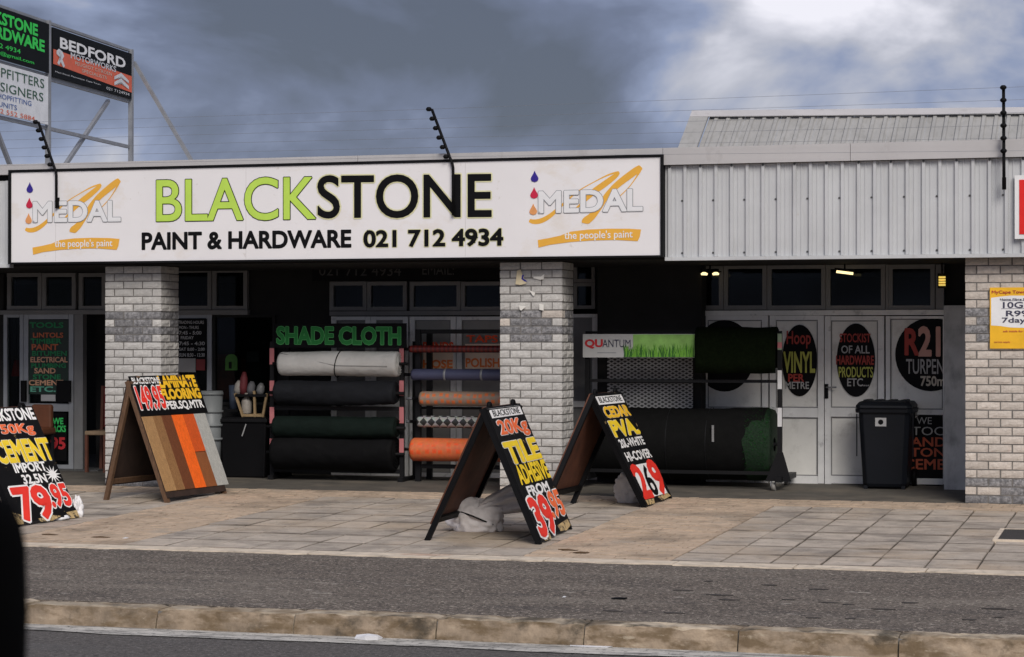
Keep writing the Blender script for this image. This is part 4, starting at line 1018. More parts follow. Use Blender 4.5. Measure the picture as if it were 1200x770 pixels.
c = gr(231, 579); MB_ = MB(); prof = [(.0, .19), (.03, .20), (.06, .20), (.075, .19), (.09, .10)]
ring = [c+V((0, 0, z)) for z, r in prof]
tag(MB().tube(ring, [r for z, r in prof], 22).build('weight_disc', M_sackw), 'round white weight on the ground under the laminate flooring board', 'weight')

# ------------------------------------------------------------------ shade cloth rack and rolls
RY = 1.22
M_steelb = flat('black_steel', (.008, .008, .009), .5, spec=.2); M_tape1 = flat('tape_pink', (.50, .17, .18), .5); M_tapew = flat('tape_white', (.6, .6, .6), .5)
gb = gz(RY)
RK = empty('roll_rack', V((at(395, 555, RY).x, RY, gb)), 'black rack topped by a green lettered SHADE CLOTH board', 'rack', 'racks of rolled goods under the canopy')
for q in (318.5, 470.5):
    for dy in (0, .45): MB().box((at(q-2.3, 480, RY).x, RY+dy, gb+.0), (at(q+2.3, 480, RY).x, RY+dy+.045, at(q, 400, RY).z)).build('post', M_steelb, RK)
    MB().box((at(q-3, 550, RY).x, RY-.05, gb+.0), (at(q+3, 550, RY).x, RY+.55, gb+.05)).build('foot', M_steelb, RK)
    for (a, b) in ((408, 427), (446, 464), (477, 496), (514, 531)): P('tape_band', M_tape1, RK, q-2.6, a, q+2.6, b, RY-.006, .005)
for z in (551, 478): P('rail', M_steelb, RK, 321, z-2, 468, z+3, RY+.01, .04)
hb = P('header_board', M_black, RK, 321, 379, 476, 407.5, RY-.03, .02)
ptext('SHADE CLOTH', 325, 469, 383.5, 402.5, RY-.032, flat('shade_green', (.015, .22, .04)), hb, off=.045, outline=flat('shade_outline', (.10, .45, .14)), oo=.025, lift=.002, dy=-.6)
def roll(x0, x1, yc, rpx, Y, m, label, cat='fabric roll', seed=0, sag=0, core=True, lump_=.04, group='rolls of shade cloth on the rack', nm='fabric_roll', core_m=None):
    rr = random.Random(seed); a = at(x0, yc, Y); b = at(x1, yc, Y); b.z = a.z; b.y = a.y
    r = rpx/(FPX/((a-CAM).dot(ray(600, 385).normalized())))
    n = 40; k = 60; vs = []; ph = [rr.uniform(0, 6) for _ in range(6)]
    for i in range(k+1):
        t = i/k; e_ = min(t, 1-t)*k
        rs = r*(.88 if e_ == 0 else 1)
        for j in range(n):
            f = 2*math.pi*j/n; q = 1+lump_*math.sin(2*f+ph[0]+3*t)+lump_*.7*math.sin(3*f+ph[1]+5*t)+lump_*.5*math.sin(9*t+ph[2]+f)
            wv = NZ.noise(V((t*7+f*.9, math.cos(f)*2.2, math.sin(f)*2.2+seed*3))); q += lump_*(.9*(1-abs(wv)*4) if abs(wv) < .25 else 0)
            if sag: q *= 1+(sag*(.5-abs(t-.5)))*(1 if math.sin(f) < 0 else .2)
            vs.append(V((a.x+(b.x-a.x)*t, a.y+rs*q*math.cos(f), a.z+rs*q*math.sin(f))))
    mb = MB().add(vs, [(i*n+j, (i+1)*n+j, (i+1)*n+(j+1) % n, i*n+(j+1) % n) for i in range(k) for j in range(n)], True)
    mb.f += [tuple(range(n)), tuple(k*n+j for j in range(n))[::-1]]; mb.sm += [False, False]
    root = empty(nm, V(((a.x+b.x)/2, a.y, a.z-r)), label, cat, group)
    mb.build('cloth', m, root)
    # spiral edge on the right end
    sp = []
    for i in range(60):
        f = i/60*2*math.pi*3.2; q = r*(.25+.62*i/60); sp.append(V((b.x+.004, b.y+q*math.cos(f), b.z+q*math.sin(f))))
    MB().tube(sp, .006, 4).build('roll_edge', m, root)
    if core: MB().tube([V((a.x-.10, a.y, a.z)), V((b.x+.10, b.y, b.z))], .018, 8).build('core', core_m or M_steelb, root)
    return root, a, b, r
M_wcloth = mat('white_shade_cloth', (.56, .555, .53), .85, .10, 4, 1, 22, dirt=[((.3, .29, .27), .6, .75, 6, .4)])
rw, a, b, r = roll(329, 468, 426, 14.0, RY-.05, M_wcloth, 'off-white shade cloth roll tied at the middle, uppermost under the SHADE CLOTH board', seed=4, sag=.08, lump_=.03)
m_ = (a+b)/2
MB().tube([m_+V((-.0+.03*math.sin(t*6.28), (r*1.1)*math.cos(t*6.28), (r*1.12)*math.sin(t*6.28))) for t in [i/16 for i in range(17)]], .006, 5).build('tie', M_black, rw)
brush_pts = None
MB().tube([V((a.x+.02, a.y-r*.55, a.z+r*.86)), V((a.x+.25, a.y-r*.8, a.z+r*.55)), V((a.x+.55, a.y-r*1.0, a.z+r*.1)), V((m_.x, a.y-r*1.02, a.z-r*.15)), V((b.x-.1, a.y-r*1.02, a.z-r*.2))], .006, 5).build('loose_edge', mat('cloth_edge', (.3, .3, .29), .9), rw)
M_bkcl = mat('black_shade_cloth', (.012, .013, .016), .8, .2, 8, .5, 40, spec=.15); M_gncl = mat('dark_green_shade_cloth', (.004, .009, .007), .8, .2, 8, .5, 40, spec=.15); M_bk2 = mat('jet_shade_cloth', (.004, .004, .0045), .8, .2, 8, .5, 40, spec=.12)
roll(324, 464, 460, 13.5, RY-.05, M_bkcl, 'charcoal shade cloth roll directly below the white roll', seed=5, lump_=.05)
roll(322, 465, 500, 12.5, RY-.08, M_gncl, 'dark green shade cloth roll between the charcoal roll and the large black roll', seed=6, lump_=.04)
roll(322, 464, 530, 19.5, RY-.02, M_bk2, 'large jet black shade cloth roll lowest on the rack', seed=7, lump_=.04)

# ------------------------------------------------------------------ second rack with vinyl rolls
Y2_ = 1.30
R2 = empty('roll_rack', V((at(550, 550, Y2_).x, Y2_, gz(Y2_))), 'open black rack of patterned vinyl rolls beside the middle brick pillar', 'rack', 'racks of rolled goods under the canopy')
for q in (489.5, 640):
    for dy in (0, .4): MB().box((at(q-3, 480, Y2_).x, Y2_+dy, gz(Y2_)+.0), (at(q+3, 480, Y2_).x, Y2_+dy+.05, at(q, 386, Y2_).z)).build('post', M_steelb, R2)
P('rail', M_steelb, R2, 493, 386, 637, 391, Y2_+.003, .04); P('rail', M_steelb, R2, 493, 545, 637, 550, Y2_+.003, .04); P('rail', M_steelb, R2, 493, 477, 637, 480, Y2_+.42, .03)
for q in (439, 467, 494, 526): 
    c_ = at(478, q, Y2_-.06); MB().tube([c_+V((-.02, 0, 0)), c_+V((.16, 0, 0))], .016, 8).build('spindle', M_galv, R2)
def pat(name, kind, c1, c2, sc_):
    m = bpy.data.materials.new(name); m.use_nodes = True; t = m.node_tree; b = t.nodes['Principled BSDF']; b.inputs['Roughness'].default_value = .4
    g = t.nodes.new('ShaderNodeNewGeometry'); mp_ = t.nodes.new('ShaderNodeMapping'); t.links.new(g.outputs['Position'], mp_.inputs[0])
    if kind == 'check':
        x_ = t.nodes.new('ShaderNodeTexVoronoi'); x_.inputs['Scale'].default_value = sc_; x_.inputs['Randomness'].default_value = .35; x_.distance = 'CHEBYCHEV'; o = x_.outputs['Distance']; lo, hi = .2, .32
    elif kind == 'zig':
        mp_.inputs['Rotation'].default_value = (0, R_(45), 0)
        x_ = t.nodes.new('ShaderNodeTexChecker'); x_.inputs['Scale'].default_value = sc_; o = x_.outputs['Fac']; lo, hi = .3, .7
    else:
        x_ = t.nodes.new('ShaderNodeTexWave'); x_.inputs['Scale'].default_value = sc_; x_.inputs['Distortion'].default_value = 1.5; x_.bands_direction = 'X'; o = x_.outputs['Fac']; lo, hi = .4, .6
    t.links.new(mp_.outputs[0], x_.inputs[0])
    mr = t.nodes.new('ShaderNodeMapRange'); mr.inputs[1].default_value = lo; mr.inputs[2].default_value = hi; t.links.new(o, mr.inputs[0])
    nz = t.nodes.new('ShaderNodeTexNoise'); nz.inputs['Scale'].default_value = 25; t.links.new(g.outputs['Position'], nz.inputs[0])
    mi = t.nodes.new('ShaderNodeMix'); mi.data_type = 'RGBA'; t.links.new(mr.outputs[0], mi.inputs[0]); mi.inputs[6].default_value = (*c1, 1); mi.inputs[7].default_value = (*c2, 1)
    m2 = t.nodes.new('ShaderNodeMix'); m2.data_type = 'RGBA'; m2.blend_type = 'MULTIPLY'; m2.inputs[0].default_value = .45; t.links.new(mi.outputs[2], m2.inputs[6]); t.links.new(nz.outputs['Color'], m2.inputs[7])
    t.links.new(m2.outputs[2], b.inputs['Base Color']); return m
gg = 'vinyl rolls on the open rack'
roll(480, 625, 409, 4.2, Y2_-.06, pat('red_vinyl', 'wave', (.22, .02, .015), (.08, .01, .01), 6), 'thin dark red vinyl roll, uppermost on the open rack', 'vinyl roll', 11, lump_=0, group=gg, nm='vinyl_roll')
rb, a, b, r = roll(483, 625, 439, 6.6, Y2_-.06, mat('blue_vinyl', (.065, .07, .13), .4, .1, 5), 'blue-grey vinyl roll with silver bands on the open rack', 'vinyl roll', 12, lump_=0, group=gg, nm='vinyl_roll')
for q in (521, 564): c_ = at(q, 439, Y2_-.06); MB().tube([V((c_.x, a.y, a.z)), V((c_.x+.025, a.y, a.z))], r*1.05, 16).build('band', M_galv, rb)
roll(493, 625, 467, 8.6, Y2_-.06, pat('floral_vinyl', 'check', (.85, .22, .07), (.42, .30, .22), 13), 'brown and orange patterned vinyl roll on the open rack, above the zigzag roll', 'vinyl roll', 13, lump_=.01, group=gg, nm='vinyl_roll')
roll(490, 625, 494, 7.0, Y2_-.06, pat('zigzag_vinyl', 'zig', (.45, .45, .44), (.03, .03, .03), 15), 'black and silver diamond patterned vinyl roll on the open rack', 'vinyl roll', 14, lump_=0, group=gg, nm='vinyl_roll')
roll(483, 625, 526.5, 13.5, Y2_-.06, pat('orange_vinyl', 'check', (1.0, .13, .03), (.85, .20, .07), 11), 'thick bright orange patterned vinyl roll, lowest on the open rack', 'vinyl roll', 15, lump_=.01, group=gg, nm='vinyl_roll')

# ------------------------------------------------------------------ artificial turf rack
Y3 = 1.02
T3 = empty('roll_rack', V((at(800, 560, Y3).x, Y3, gz(Y3))), 'wheeled black rack of artificial turf with a grass banner and striped right post', 'rack', 'racks of rolled goods under the canopy')
for q, yt in ((688, 400), (913.5, 390)):
    MB().box((at(q-2.6, 480, Y3).x, Y3, gz(Y3)+.09), (at(q+2.6, 480, Y3).x, Y3+.05, at(q, yt, Y3).z)).build('post', M_steelb, T3)
    MB().box((at(q-4, 480, Y3).x, Y3-.1, gz(Y3)+.09), (at(q+4, 480, Y3).x, Y3+.9, gz(Y3)+.15)).build('base_beam', M_steelb, T3)
    for yy in (Y3-.03, Y3+.8):
        xx = at(q-2, 555, Y3).x-.04
        w__ = MB().tube([V((xx-.02, yy, gz(yy)+.045)), V((xx+.02, yy, gz(yy)+.045))], .045, 16).build('castor', flat('castor_grey', (.25, .24, .22)), T3)
        MB().box((xx-.03, yy-.03, gz(yy)+.05), (xx-.021, yy+.03, gz(yy)+.10)).build('fork', M_galv, w__)
mb = MB(); q0 = at(914, 530, Y3-.02); g_ = gz(Y3)+.1
mb.prism([V((q0.x-.03, Y3-.012, q0.z)), V((q0.x-.16, Y3-.012, g_)), V((q0.x+.12, Y3-.012, g_)), V((q0.x+.03, Y3-.012, q0.z))], (0, -1, 0), .01); mb.build('gusset', M_steelb, T3)
for a_, b_, m in ((391, 410, flat('tape_faded_green', (.25, .32, .22))), (401, 408, M_tape1), (434, 456, M_tapew), (478, 500, M_tapew)): P('tape_band', m, T3, 911.2, a_, 916.2, b_, Y3-.006-(.002 if m is M_tape1 else 0), .005)
for z in (446.5,): P('rail', M_steelb, T3, 691, z-1.8, 911, z+1.8, Y3+.003, .04)
P('rail', M_steelb, T3, 691, 551, 911, 555, Y3+.003, .04); P('rail', M_steelb, T3, 686, 388, 916, 391, Y3+.055, .04)
# banner with printed grass
bnr = P('banner', flat('banner_white', (.55, .55, .54), .5, .06), T3, 683, 391.5, 816, 419, Y3-.03, .012)
zb0, zb1 = at(750, 418.5, Y3-.032).z, at(750, 392, Y3-.032).z
xg0, xg1 = at(742, 405, Y3-.032).x, at(815.6, 405, Y3-.032).x
mg = mat('banner_green', (.30, .58, .14), .5, .25, 5)
MB().box((xg0, Y3-.0345, zb0+(zb1-zb0)*.0), (xg1, Y3-.031, zb1)).build('printed_lawn', mg, bnr)
mb = MB(); mb2 = MB(); rr = random.Random(3)
for i in range(210):
    x_ = xg0-.10+rr.random()*(xg1-xg0+.09); h = (zb1-zb0)*(.3+.35*rr.random()); lean = rr.uniform(-.02, .02); w_ = .004+.005*rr.random()
    yy = Y3-.036-.002*rr.random()
    (mb if i % 2 else mb2).add([(x_-w_, yy, zb0), (x_+w_, yy, zb0), (x_+lean+w_*.6, yy, zb0+h*.6), (x_+lean*1.8, yy, zb0+h), (x_+lean-w_*.6, yy, zb0+h*.6)], [(0, 1, 2, 3, 4)])
tag(mb.build('printed_grass', flat('grass_bright', (.16, .42, .04)), bnr), kind='stuff'); tag(mb2.build('printed_grass', flat('grass_deep', (.04, .16, .02)), bnr), kind='stuff')
ptext('QU', 686, 706, 398, 408, Y3-.031, M_r3, bnr, off=.06, lift=.002); ptext('ANTUM', 706, 739, 398, 407, Y3-.031, M_navy, bnr, off=-.005, lift=.002)
P('rule', M_greyout, bnr, 700, 413, 722, 413.8, Y3-.0315, .001)
M_turfb = mat('turf_backing', (.005, .005, .005), .9, .2, 10, .5, 60, spec=.12); M_turfg = mat('turf_green', (.006, .022, .008), .9, .5, 60, 1, 160)
M_dkgrn = mat('dark_turf', (.0035, .006, .002), .95, .3, 30, .8, 120, spec=.05)
# turf sheet folded over the top rail
fs_ = empty('turf_sheet', V((at(865, 437, Y3).x, Y3, at(865, 437, Y3).z)), 'dark green turf sheet folded over the top of the wheeled rack, right of the banner', 'turf sheet')
x0, x1 = at(817, 412, Y3).x, at(911, 412, Y3).x; zt_, zb_ = at(865, 388, Y3).z, at(865, 437, Y3).z
vs = []; prof = [(-.10, zb_), (-.115, zb_+.12), (-.11, zt_-.09), (-.075, zt_-.015), (.0, zt_+.012), (.09, zt_-.01), (.13, zt_-.1), (.13, zb_+.05)]
k = 16
for i in range(k+1):
    for (py, pz) in prof: vs.append(V((x0+(x1-x0)*i/k, Y3+py+.006*math.sin(i*1.1+pz*9), pz+.004*math.sin(i*.9))))
n = len(prof)
mb = MB().add(vs, [(i*n+j, i*n+j+1, (i+1)*n+j+1, (i+1)*n+j) for i in range(k) for j in range(n-1)], True)
o = mb.build('turf', M_dkgrn, fs_); md = o.modifiers.new('thick', 'SOLIDIFY'); md.thickness = .03
P('tag', flat('white_tag', (.55, .5, .42)), fs_, 818, 404, 825, 411, Y3-.135, .006)
rt, a, b, r = roll(694, 904, 518, 41, Y3+.42, M_turfb, 'huge black-backed artificial turf roll with green pile showing at its right end', 'turf roll', 21, lump_=.012, core=True, group=None, nm='turf_roll')
# green pile wrapped at the right end
vs = []; n = 40; fs = []
rr = random.Random(4)
for i, (dx, q) in enumerate(((-.24, 1.014), (-.14, 1.02), (-.03, 1.015), (.03, .97), (.035, .2))):
    for j in range(n):
        f = 2*math.pi*j/n; vs.append(V((b.x+dx+(rr.uniform(-.03, .03) if i == 0 else 0), b.y+r*q*math.cos(f), b.z+r*q*math.sin(f))))
fs = [(i*n+j, (i+1)*n+j, (i+1)*n+(j+1) % n, i*n+(j+1) % n) for i in range(4) for j in range(n)]
MB().add(vs, fs, True).build('pile', M_turfg, rt)
mb = MB()
for i in range(1500):
    f = rr.uniform(0, 6.283); dx = rr.uniform(-.24, .03); p = V((b.x+dx, b.y+r*1.01*math.cos(f), b.z+r*1.01*math.sin(f))); o_ = V((rr.uniform(-.02, .03), math.cos(f)*.022, math.sin(f)*.022)); s_ = V((0, -math.sin(f), math.cos(f)))*.004
    mb.add([p-s_, p+s_, p+o_], [(0, 1, 2)])
tag(mb.build('pile_blades', mat('turf_blades', (.014, .07, .016), .9, .5, 30, spec=.1), rt), kind='stuff')
for q in (788, 834):
    c_ = at(q, 518, Y3+.42); MB().tube([V((c_.x, a.y, a.z)), V((c_.x+.008, a.y, a.z))], r*1.02, 40, caps=False).build('strap', M_steelb, rt)
cc = at(835, 507, Y3); MB().box((cc.x-.012, a.y-r*1.035, cc.z-.1), (cc.x+.012, a.y-r*1.005, cc.z+.08)).build('label_strip', mat('clear_label', (.22, .22, .22), .3), rt)

# ------------------------------------------------------------------ wheelie bin
YB = 1.42; gb = gz(YB)
WB = empty('wheelie_bin', V((at(1036, 572, YB).x, YB+.3, gb)), 'dark blue-black wheelie bin standing in front of the white double doors', 'wheelie bin')
M_bin = mat('bin_plastic', (.006, .0075, .011), .5, .15, 3, spec=.25); cx = at(1036, 520, YB).x; ztop = at(1036, 479, YB).z
k0, k1 = .245, .295
mb = MB(); secs = [(gb+.02, .225, .02, .50), (gb+.06, .235, .0, .53), (gb+.35, .250, -.015, .56), (ztop-.05, .275, -.03, .60), (ztop, .28, -.035, .61)]
def loop(z, hw, y0, y1, c_=.05): return [V((cx+sx, YB+sy, z)) for sx, sy in ((-hw+c_, y0), (hw-c_, y0), (hw, y0+c_), (hw, y1-c_), (hw-c_, y1), (-hw+c_, y1), (-hw, y1-c_), (-hw, y0+c_))]
vs = []
for s_ in secs: vs += loop(*s_)
fs = [(i*8+j, i*8+(j+1) % 8, (i+1)*8+(j+1) % 8, (i+1)*8+j) for i in range(len(secs)-1) for j in range(8)]+[tuple(range(8))[::-1]]
mb.add(vs, fs).build('body', M_bin, WB, bevel=.01)
vs = loop(ztop-.045, .303, -.06, .64)+loop(ztop+.002, .307, -.065, .645)
MB().add(vs, [(j, (j+1) % 8, 8+(j+1) % 8, 8+j) for j in range(8)]+[tuple(range(8))[::-1], tuple(range(8, 16))]).build('rim', M_bin, WB, bevel=.006)
vs = loop(ztop+.004, .300, -.085, .60)+loop(ztop+.035, .300, -.08, .60)+loop(ztop+.075, .27, -.02, .58)+loop(ztop+.082, .2, .05, .5)
MB().add(vs, [(i*8+j, i*8+(j+1) % 8, (i+1)*8+(j+1) % 8, (i+1)*8+j) for i in range(3) for j in range(8)]+[tuple(range(8))[::-1], tuple(range(24, 32))]).build('lid', M_bin, WB, bevel=.008)
for dx in (-.2, -.07, .07, .2): MB().box((cx+dx-.035, YB+.08, ztop+.076), (cx+dx+.035, YB+.42, ztop+.095)).build('lid_rib', M_bin, WB, bevel=.008)
MB().tube([V((cx-.25, YB+.64, ztop-.02)), V((cx-.25, YB+.7, ztop)), V((cx+.25, YB+.7, ztop)), V((cx+.25, YB+.64, ztop-.02))], .016, 8).build('handle', M_bin, WB)
for s_ in (-1, 1):
    MB().tube([V((cx+s_*.24, YB+.56, gb+.10)), V((cx+s_*.29, YB+.56, gb+.10))], .10, 20).build('wheel', M_black, WB)
    MB().box((cx+s_*.302-.004, YB+.05, gb+.35), (cx+s_*.302+.004, YB+.09, ztop-.06)).build('side_rib', M_bin, WB)
lg = MB().box((at(1026, 496, YB).x, YB-.030, at(1030, 499.5, YB).z), (at(1039, 496, YB).x, YB-.018, at(1030, 489.5, YB).z)).build('sticker', flat('sticker_white', (.45, .45, .45)), WB)
MB().tube([V((at(1032.5, 494, YB).x, YB-.031, at(1030, 494.5, YB).z)), V((at(1032.5, 494, YB).x, YB-.033, at(1030, 494.5, YB).z))], .028, 12).build('emblem', M_black, lg)
for dx in (-.2, .2): MB().box((cx+dx-.02, YB+.02, gb), (cx+dx+.02, YB+.08, gb+.04)).build('foot', M_bin, WB)

# ------------------------------------------------------------------ things by the opening hours window
YG = 1.35
BB = empty('storage_bin', V((at(283, 556, YG).x, YG+.25, gz(YG))), 'large black storage bin between the flooring board and the shade cloth rack', 'bin')
x0, x1 = at(257, 520, YG).x, at(312, 520, YG).x; z1 = at(285, 489, YG).z
MB().hexa([(x0+.03, YG+.02, gz(YG)), (x1-.03, YG+.02, gz(YG)), (x1-.03, YG+.5, gz(YG)), (x0+.03, YG+.5, gz(YG)), (x0, YG, z1), (x1, YG, z1), (x1, YG+.52, z1), (x0, YG+.52, z1)]).build('body', M_black, BB, bevel=.02)
MB().box((x0-.015, YG-.02, z1-.06), (x1+.015, YG+.54, z1-.02)).build('rim', M_steelb, BB, bevel=.008)
q = at(286, 505, YG-.02); MB().bar(q+V((-.02, -.01, -.06)), q+V((.03, -.01, .08)), .012).build('handle', mat('scuffed_handle', (.35, .35, .35), .5), BB)
M_lwood = mat('light_wood', (.36, .25, .13), .7, .2, 20)
WS = empty('wooden_stand', V((at(295, 489, YG).x, YG+.2, z1)), 'light wooden slatted basket with tapering legs standing on the black bin', 'stand')
def q3(x_, y_, d=0): return at(x_, y_, YG+.1+d)
za = q3(300, 460).z
for (a_, b_) in (((275.5, 461), (285, 488)), ((298, 458), (299, 488)), ((313, 461), (308, 488))):
    for d in (0, .28):
        p, q = q3(*a_, d), q3(*b_, d); q.z = z1+.001; MB().bar(p, q, .026).build('slat', M_lwood, WS)
for d in (0, .28):
    p, q = q3(284, 487, d), q3(309, 487, d); p.z = q.z = z1+.02; MB().bar(p, q, .03).build('base_rail', M_lwood, WS)
p, q = q3(276, 462), q3(313, 462); MB().hexa([p+V((0, -.02, -.03)), q+V((0, -.02, -.03)), q+V((0, .3, -.03)), p+V((0, .3, -.03)), p+V((0, -.02, 0)), q+V((0, -.02, 0)), q+V((0, .3, 0)), p+V((0, .3, 0))]).build('tray', M_steelb, WS)
zt_ = p.z
JG = MB(); c_ = q3(289, 475, .08); c_.z = z1+.03
tag(JG.tube([c_, c_+V((0, 0, .02)), c_+V((0, 0, .16)), c_+V((0, 0, .20)), c_+V((0, 0, .25))], [.05, .062, .06, .03, .022], 16).build('plastic_jug', mat('dirty_white_plastic', (.36, .33, .29), .5)), 'dirty white plastic jug inside the slatted wooden basket', 'jug')
rr = random.Random(5)
for i, (px_, h, m, lab, cat, nm) in enumerate(((279, .16, mat('tool_cream', (.40, .37, .33), .6), 'cream topped feather duster at the left of the basket tray', 'brush', 'hand_brush'), (285, .26, mat('tool_maroon', (.16, .03, .035), .6), 'maroon bundle of hand tools standing tall on the basket tray', 'tool', 'tool_bundle'), (294, .15, mat('tool_grey', (.14, .14, .15), .6), 'grey paint roller at the middle of the basket tray', 'paint roller', 'paint_roller'), (305, .13, mat('tool_silver', (.22, .22, .22), .4), 'small silver tin at the right of the basket tray', 'tin', 'paint_tin'))):
    c_ = q3(px_, 460, .1); c_.z = zt_+.001
    tag(MB().tube([c_, c_+V((0, 0, h*.3)), c_+V((.01, 0, h*.7)), c_+V((.015, 0, h))], [.04, .05, .045, .02], 12).build(nm, m), lab, cat)
# blue and grey things hanging left of basket, buckets
def bucket(px, py, r, h, m, lab):
    c_ = at(px, py, YG); c_.z = gz(YG)
    root = empty('plastic_bucket', c_, lab, 'bucket'); MB().tube([c_, c_+V((0, 0, h))], [r*.8, r], 20).build('body', m, root)
    MB().tube([c_+V((0, 0, h-.05)), c_+V((0, 0, h-.02))], r*1.06, 20).build('rim', m, root); return root
M_bktw = mat('white_plastic', (.20, .215, .22), .45, .1, 5)
b1 = bucket(247, 556, .14, at(250, 458, YG).z-gz(YG)-.0, M_bktw, 'tall stack of white plastic buckets behind the grey laminate sample')
c_ = wloc(b1)
for k in range(1, 4): MB().tube([c_+V((0, 0, .92-.16*k)), c_+V((0, 0, .945-.16*k))], .148, 20).build('stacked_rim', M_bktw, b1)
tag(MB().tube([V((at(262, 460, YG).x, YG+.3, at(262, 480, YG).z)), V((at(262, 460, YG).x, YG+.3, at(262, 452, YG).z))], [.05, .06], 14).build('paint_can', mat('blue_grey_tin', (.06, .08, .12), .5)), 'dull blue paint can just left of the wooden basket', 'paint can')
pc = [o for o in col.objects if o.name.startswith('paint_can')][0]
# shelf for the can
sh = MB().box((at(256, 480, YG).x, YG+.18, at(262, 480, YG).z-.03), (at(272, 480, YG).x, YG+.45, at(262, 480, YG).z-.001)); o = sh.build('shelf', M_steelb, BB)
# green arched holder in the window
ga = empty('green_tag', V((at(271, 434, 1.97).x, 1.96, at(271, 434, 1.97).z)), 'small green arched plate with a dark slot hanging in the display window', 'tag')
pts = [(264, 434), (264, 421)]+[(271-7*math.cos(t*math.pi/6), 421-6*math.sin(t*math.pi/6)) for t in range(1, 6)]+[(278, 421), (278, 434)]
MB().prism([at(x_, y_, 1.97) for x_, y_ in pts], (0, -1, 0), .015).build('plate', mat('tag_green', (.05, .17, .02), .5), ga)
P('slot', M_black, ga, 268, 424, 271.5, 432, 1.966, .002)

# ------------------------------------------------------------------ chair and red stool in the left doorway
M_cwood = mat('chair_wood', (.14, .05, .03), .6, .2, 15); M_cred = mat('chair_red', (.16, .012, .012), .8)
CY = 1.72; cx0, cx1 = at(99, 510, CY).x, at(124, 510, CY).x; g_ = gz(CY)
CH = empty('wooden_chair', V(((cx0+cx1)/2, CY+.2, g_)), 'red backed wooden chair in the doorway beside the left brick pillar', 'chair')
zs = at(110, 510, CY).z; zt_ = at(110, 453, CY).z
for x_ in (cx0+.02, cx1-.02):
    MB().bar((x_, CY+.02, g_), (x_, CY+.02, zs), .035).build('leg', M_cwood, CH); MB().bar((x_, CY+.4, g_), (x_, CY+.45, zt_), .035).build('leg', M_cwood, CH)
MB().box((cx0, CY, zs-.0), (cx1, CY+.43, zs+.05)).build('seat', mat('seat_straw', (.30, .21, .13), .8), CH, bevel=.01)
MB().box((cx0+.04, CY+.42, zs+.08), (cx1-.04, CY+.44, zt_)).build('backrest', M_cred, CH, bevel=.008)
# brown box seen behind the cement board
c2 = at(49, 490, 1.6)
bx = empty('armchair', V((c2.x, 1.75, gz(1.7))), 'rust brown padded chair seen through the lower glass of the left door', 'chair')
M_rust = mat('rust_vinyl', (.13, .045, .02), .6)
zz = at(49, 474, 1.62).z
MB().box((at(36, 500, 1.62).x, 1.62, zz-.30), (at(60, 500, 1.62).x, 1.70, zz)).build('backrest', M_rust, bx, bevel=.03)
MB().box((at(36, 500, 1.62).x, 1.40, zz-.36), (at(60, 500, 1.62).x, 1.75, zz-.28)).build('seat', M_rust, bx, bevel=.02)
for a_ in (38, 58):
    for y_ in (1.44, 1.70): MB().bar((at(a_, 500, 1.62).x, y_, gz(y_)), (at(a_, 500, 1.62).x, y_, zz-.36), .03).build('leg', M_steelb, bx)
ra = at(17, 428, 2.1)
rt_ = empty('red_cone', V((ra.x, 2.15, at(17, 441, 2.1).z)), 'small red tapered shade behind the narrow window left of the door', 'lamp shade')
MB().tube([V((ra.x, 2.15, at(17, 441, 2.1).z)), V((ra.x, 2.15, at(17, 422, 2.1).z))], [.07, .03], 14).build('shade', flat('cone_red', (.45, .01, .012)), rt_)
MB().tube([V((ra.x, 2.15, at(17, 422, 2.1).z)), V((ra.x, 2.15, 2.42))], .006, 6).build('cord', M_black, rt_)

# ------------------------------------------------------------------ lit lamps
EM = emis('lamp_glow', (1, .72, .15), .4); EMW = emis('lamp_glow_pale', (1, .80, .40), .9)
def lampy(px, py, w_, lab, shape='bar', Y=1.7):
    c_ = at(px, py, Y); root = empty('ceiling_lamp', V((c_.x, Y, c_.z)), lab, 'lamp', 'small lit lamps under the canopy')
    MB().tube([V((c_.x, Y, c_.z+.03)), V((c_.x, Y, ZS))], .01, 6).build('stem', M_black, root)
    if shape == 'bar':
        for s_ in (-1, 1):
            MB().tube([c_+V((s_*w_*.15, 0, .0)), c_+V((s_*w_*.35, 0, .012)), c_+V((s_*w_*.5, 0, 0))], [.012, .022, .010], 10).build('bulb', EMW, root)
        MB().box(c_+V((-w_*.6, -.03, .024)), c_+V((w_*.6, .05, .034))).build('fitting', M_black, root)
    elif shape == 'long':
        MB().bar(c_+V((-w_/2, 0, .012)), c_+V((w_/2, 0, -.012)), .028).build('bulb', EMW, root)
        MB().bar(c_+V((-w_/2-.02, 0, .045)), c_+V((w_/2+.02, 0, .018)), .05, .02).build('fitting', M_black, root)
    else:
        for k in range(4): MB().box(c_+V((-.034, -.03, -.055+k*.028)), c_+V((.034, .03, -.037+k*.028))).build('bulb', EM, root)
        MB().box(c_+V((-.05, .032, -.08)), c_+V((.05, .05, .08))).build('fitting', M_black, root)
lampy(832, 321.5, .20, 'twin bulb lamp glowing left of the transom windows'); lampy(990, 319.5, .18, 'slanting tube lamp glowing above the white double doors', 'long'); lampy(1104, 329, .09, 'amber louvred lamp glowing above the R21 window', 'louvre')

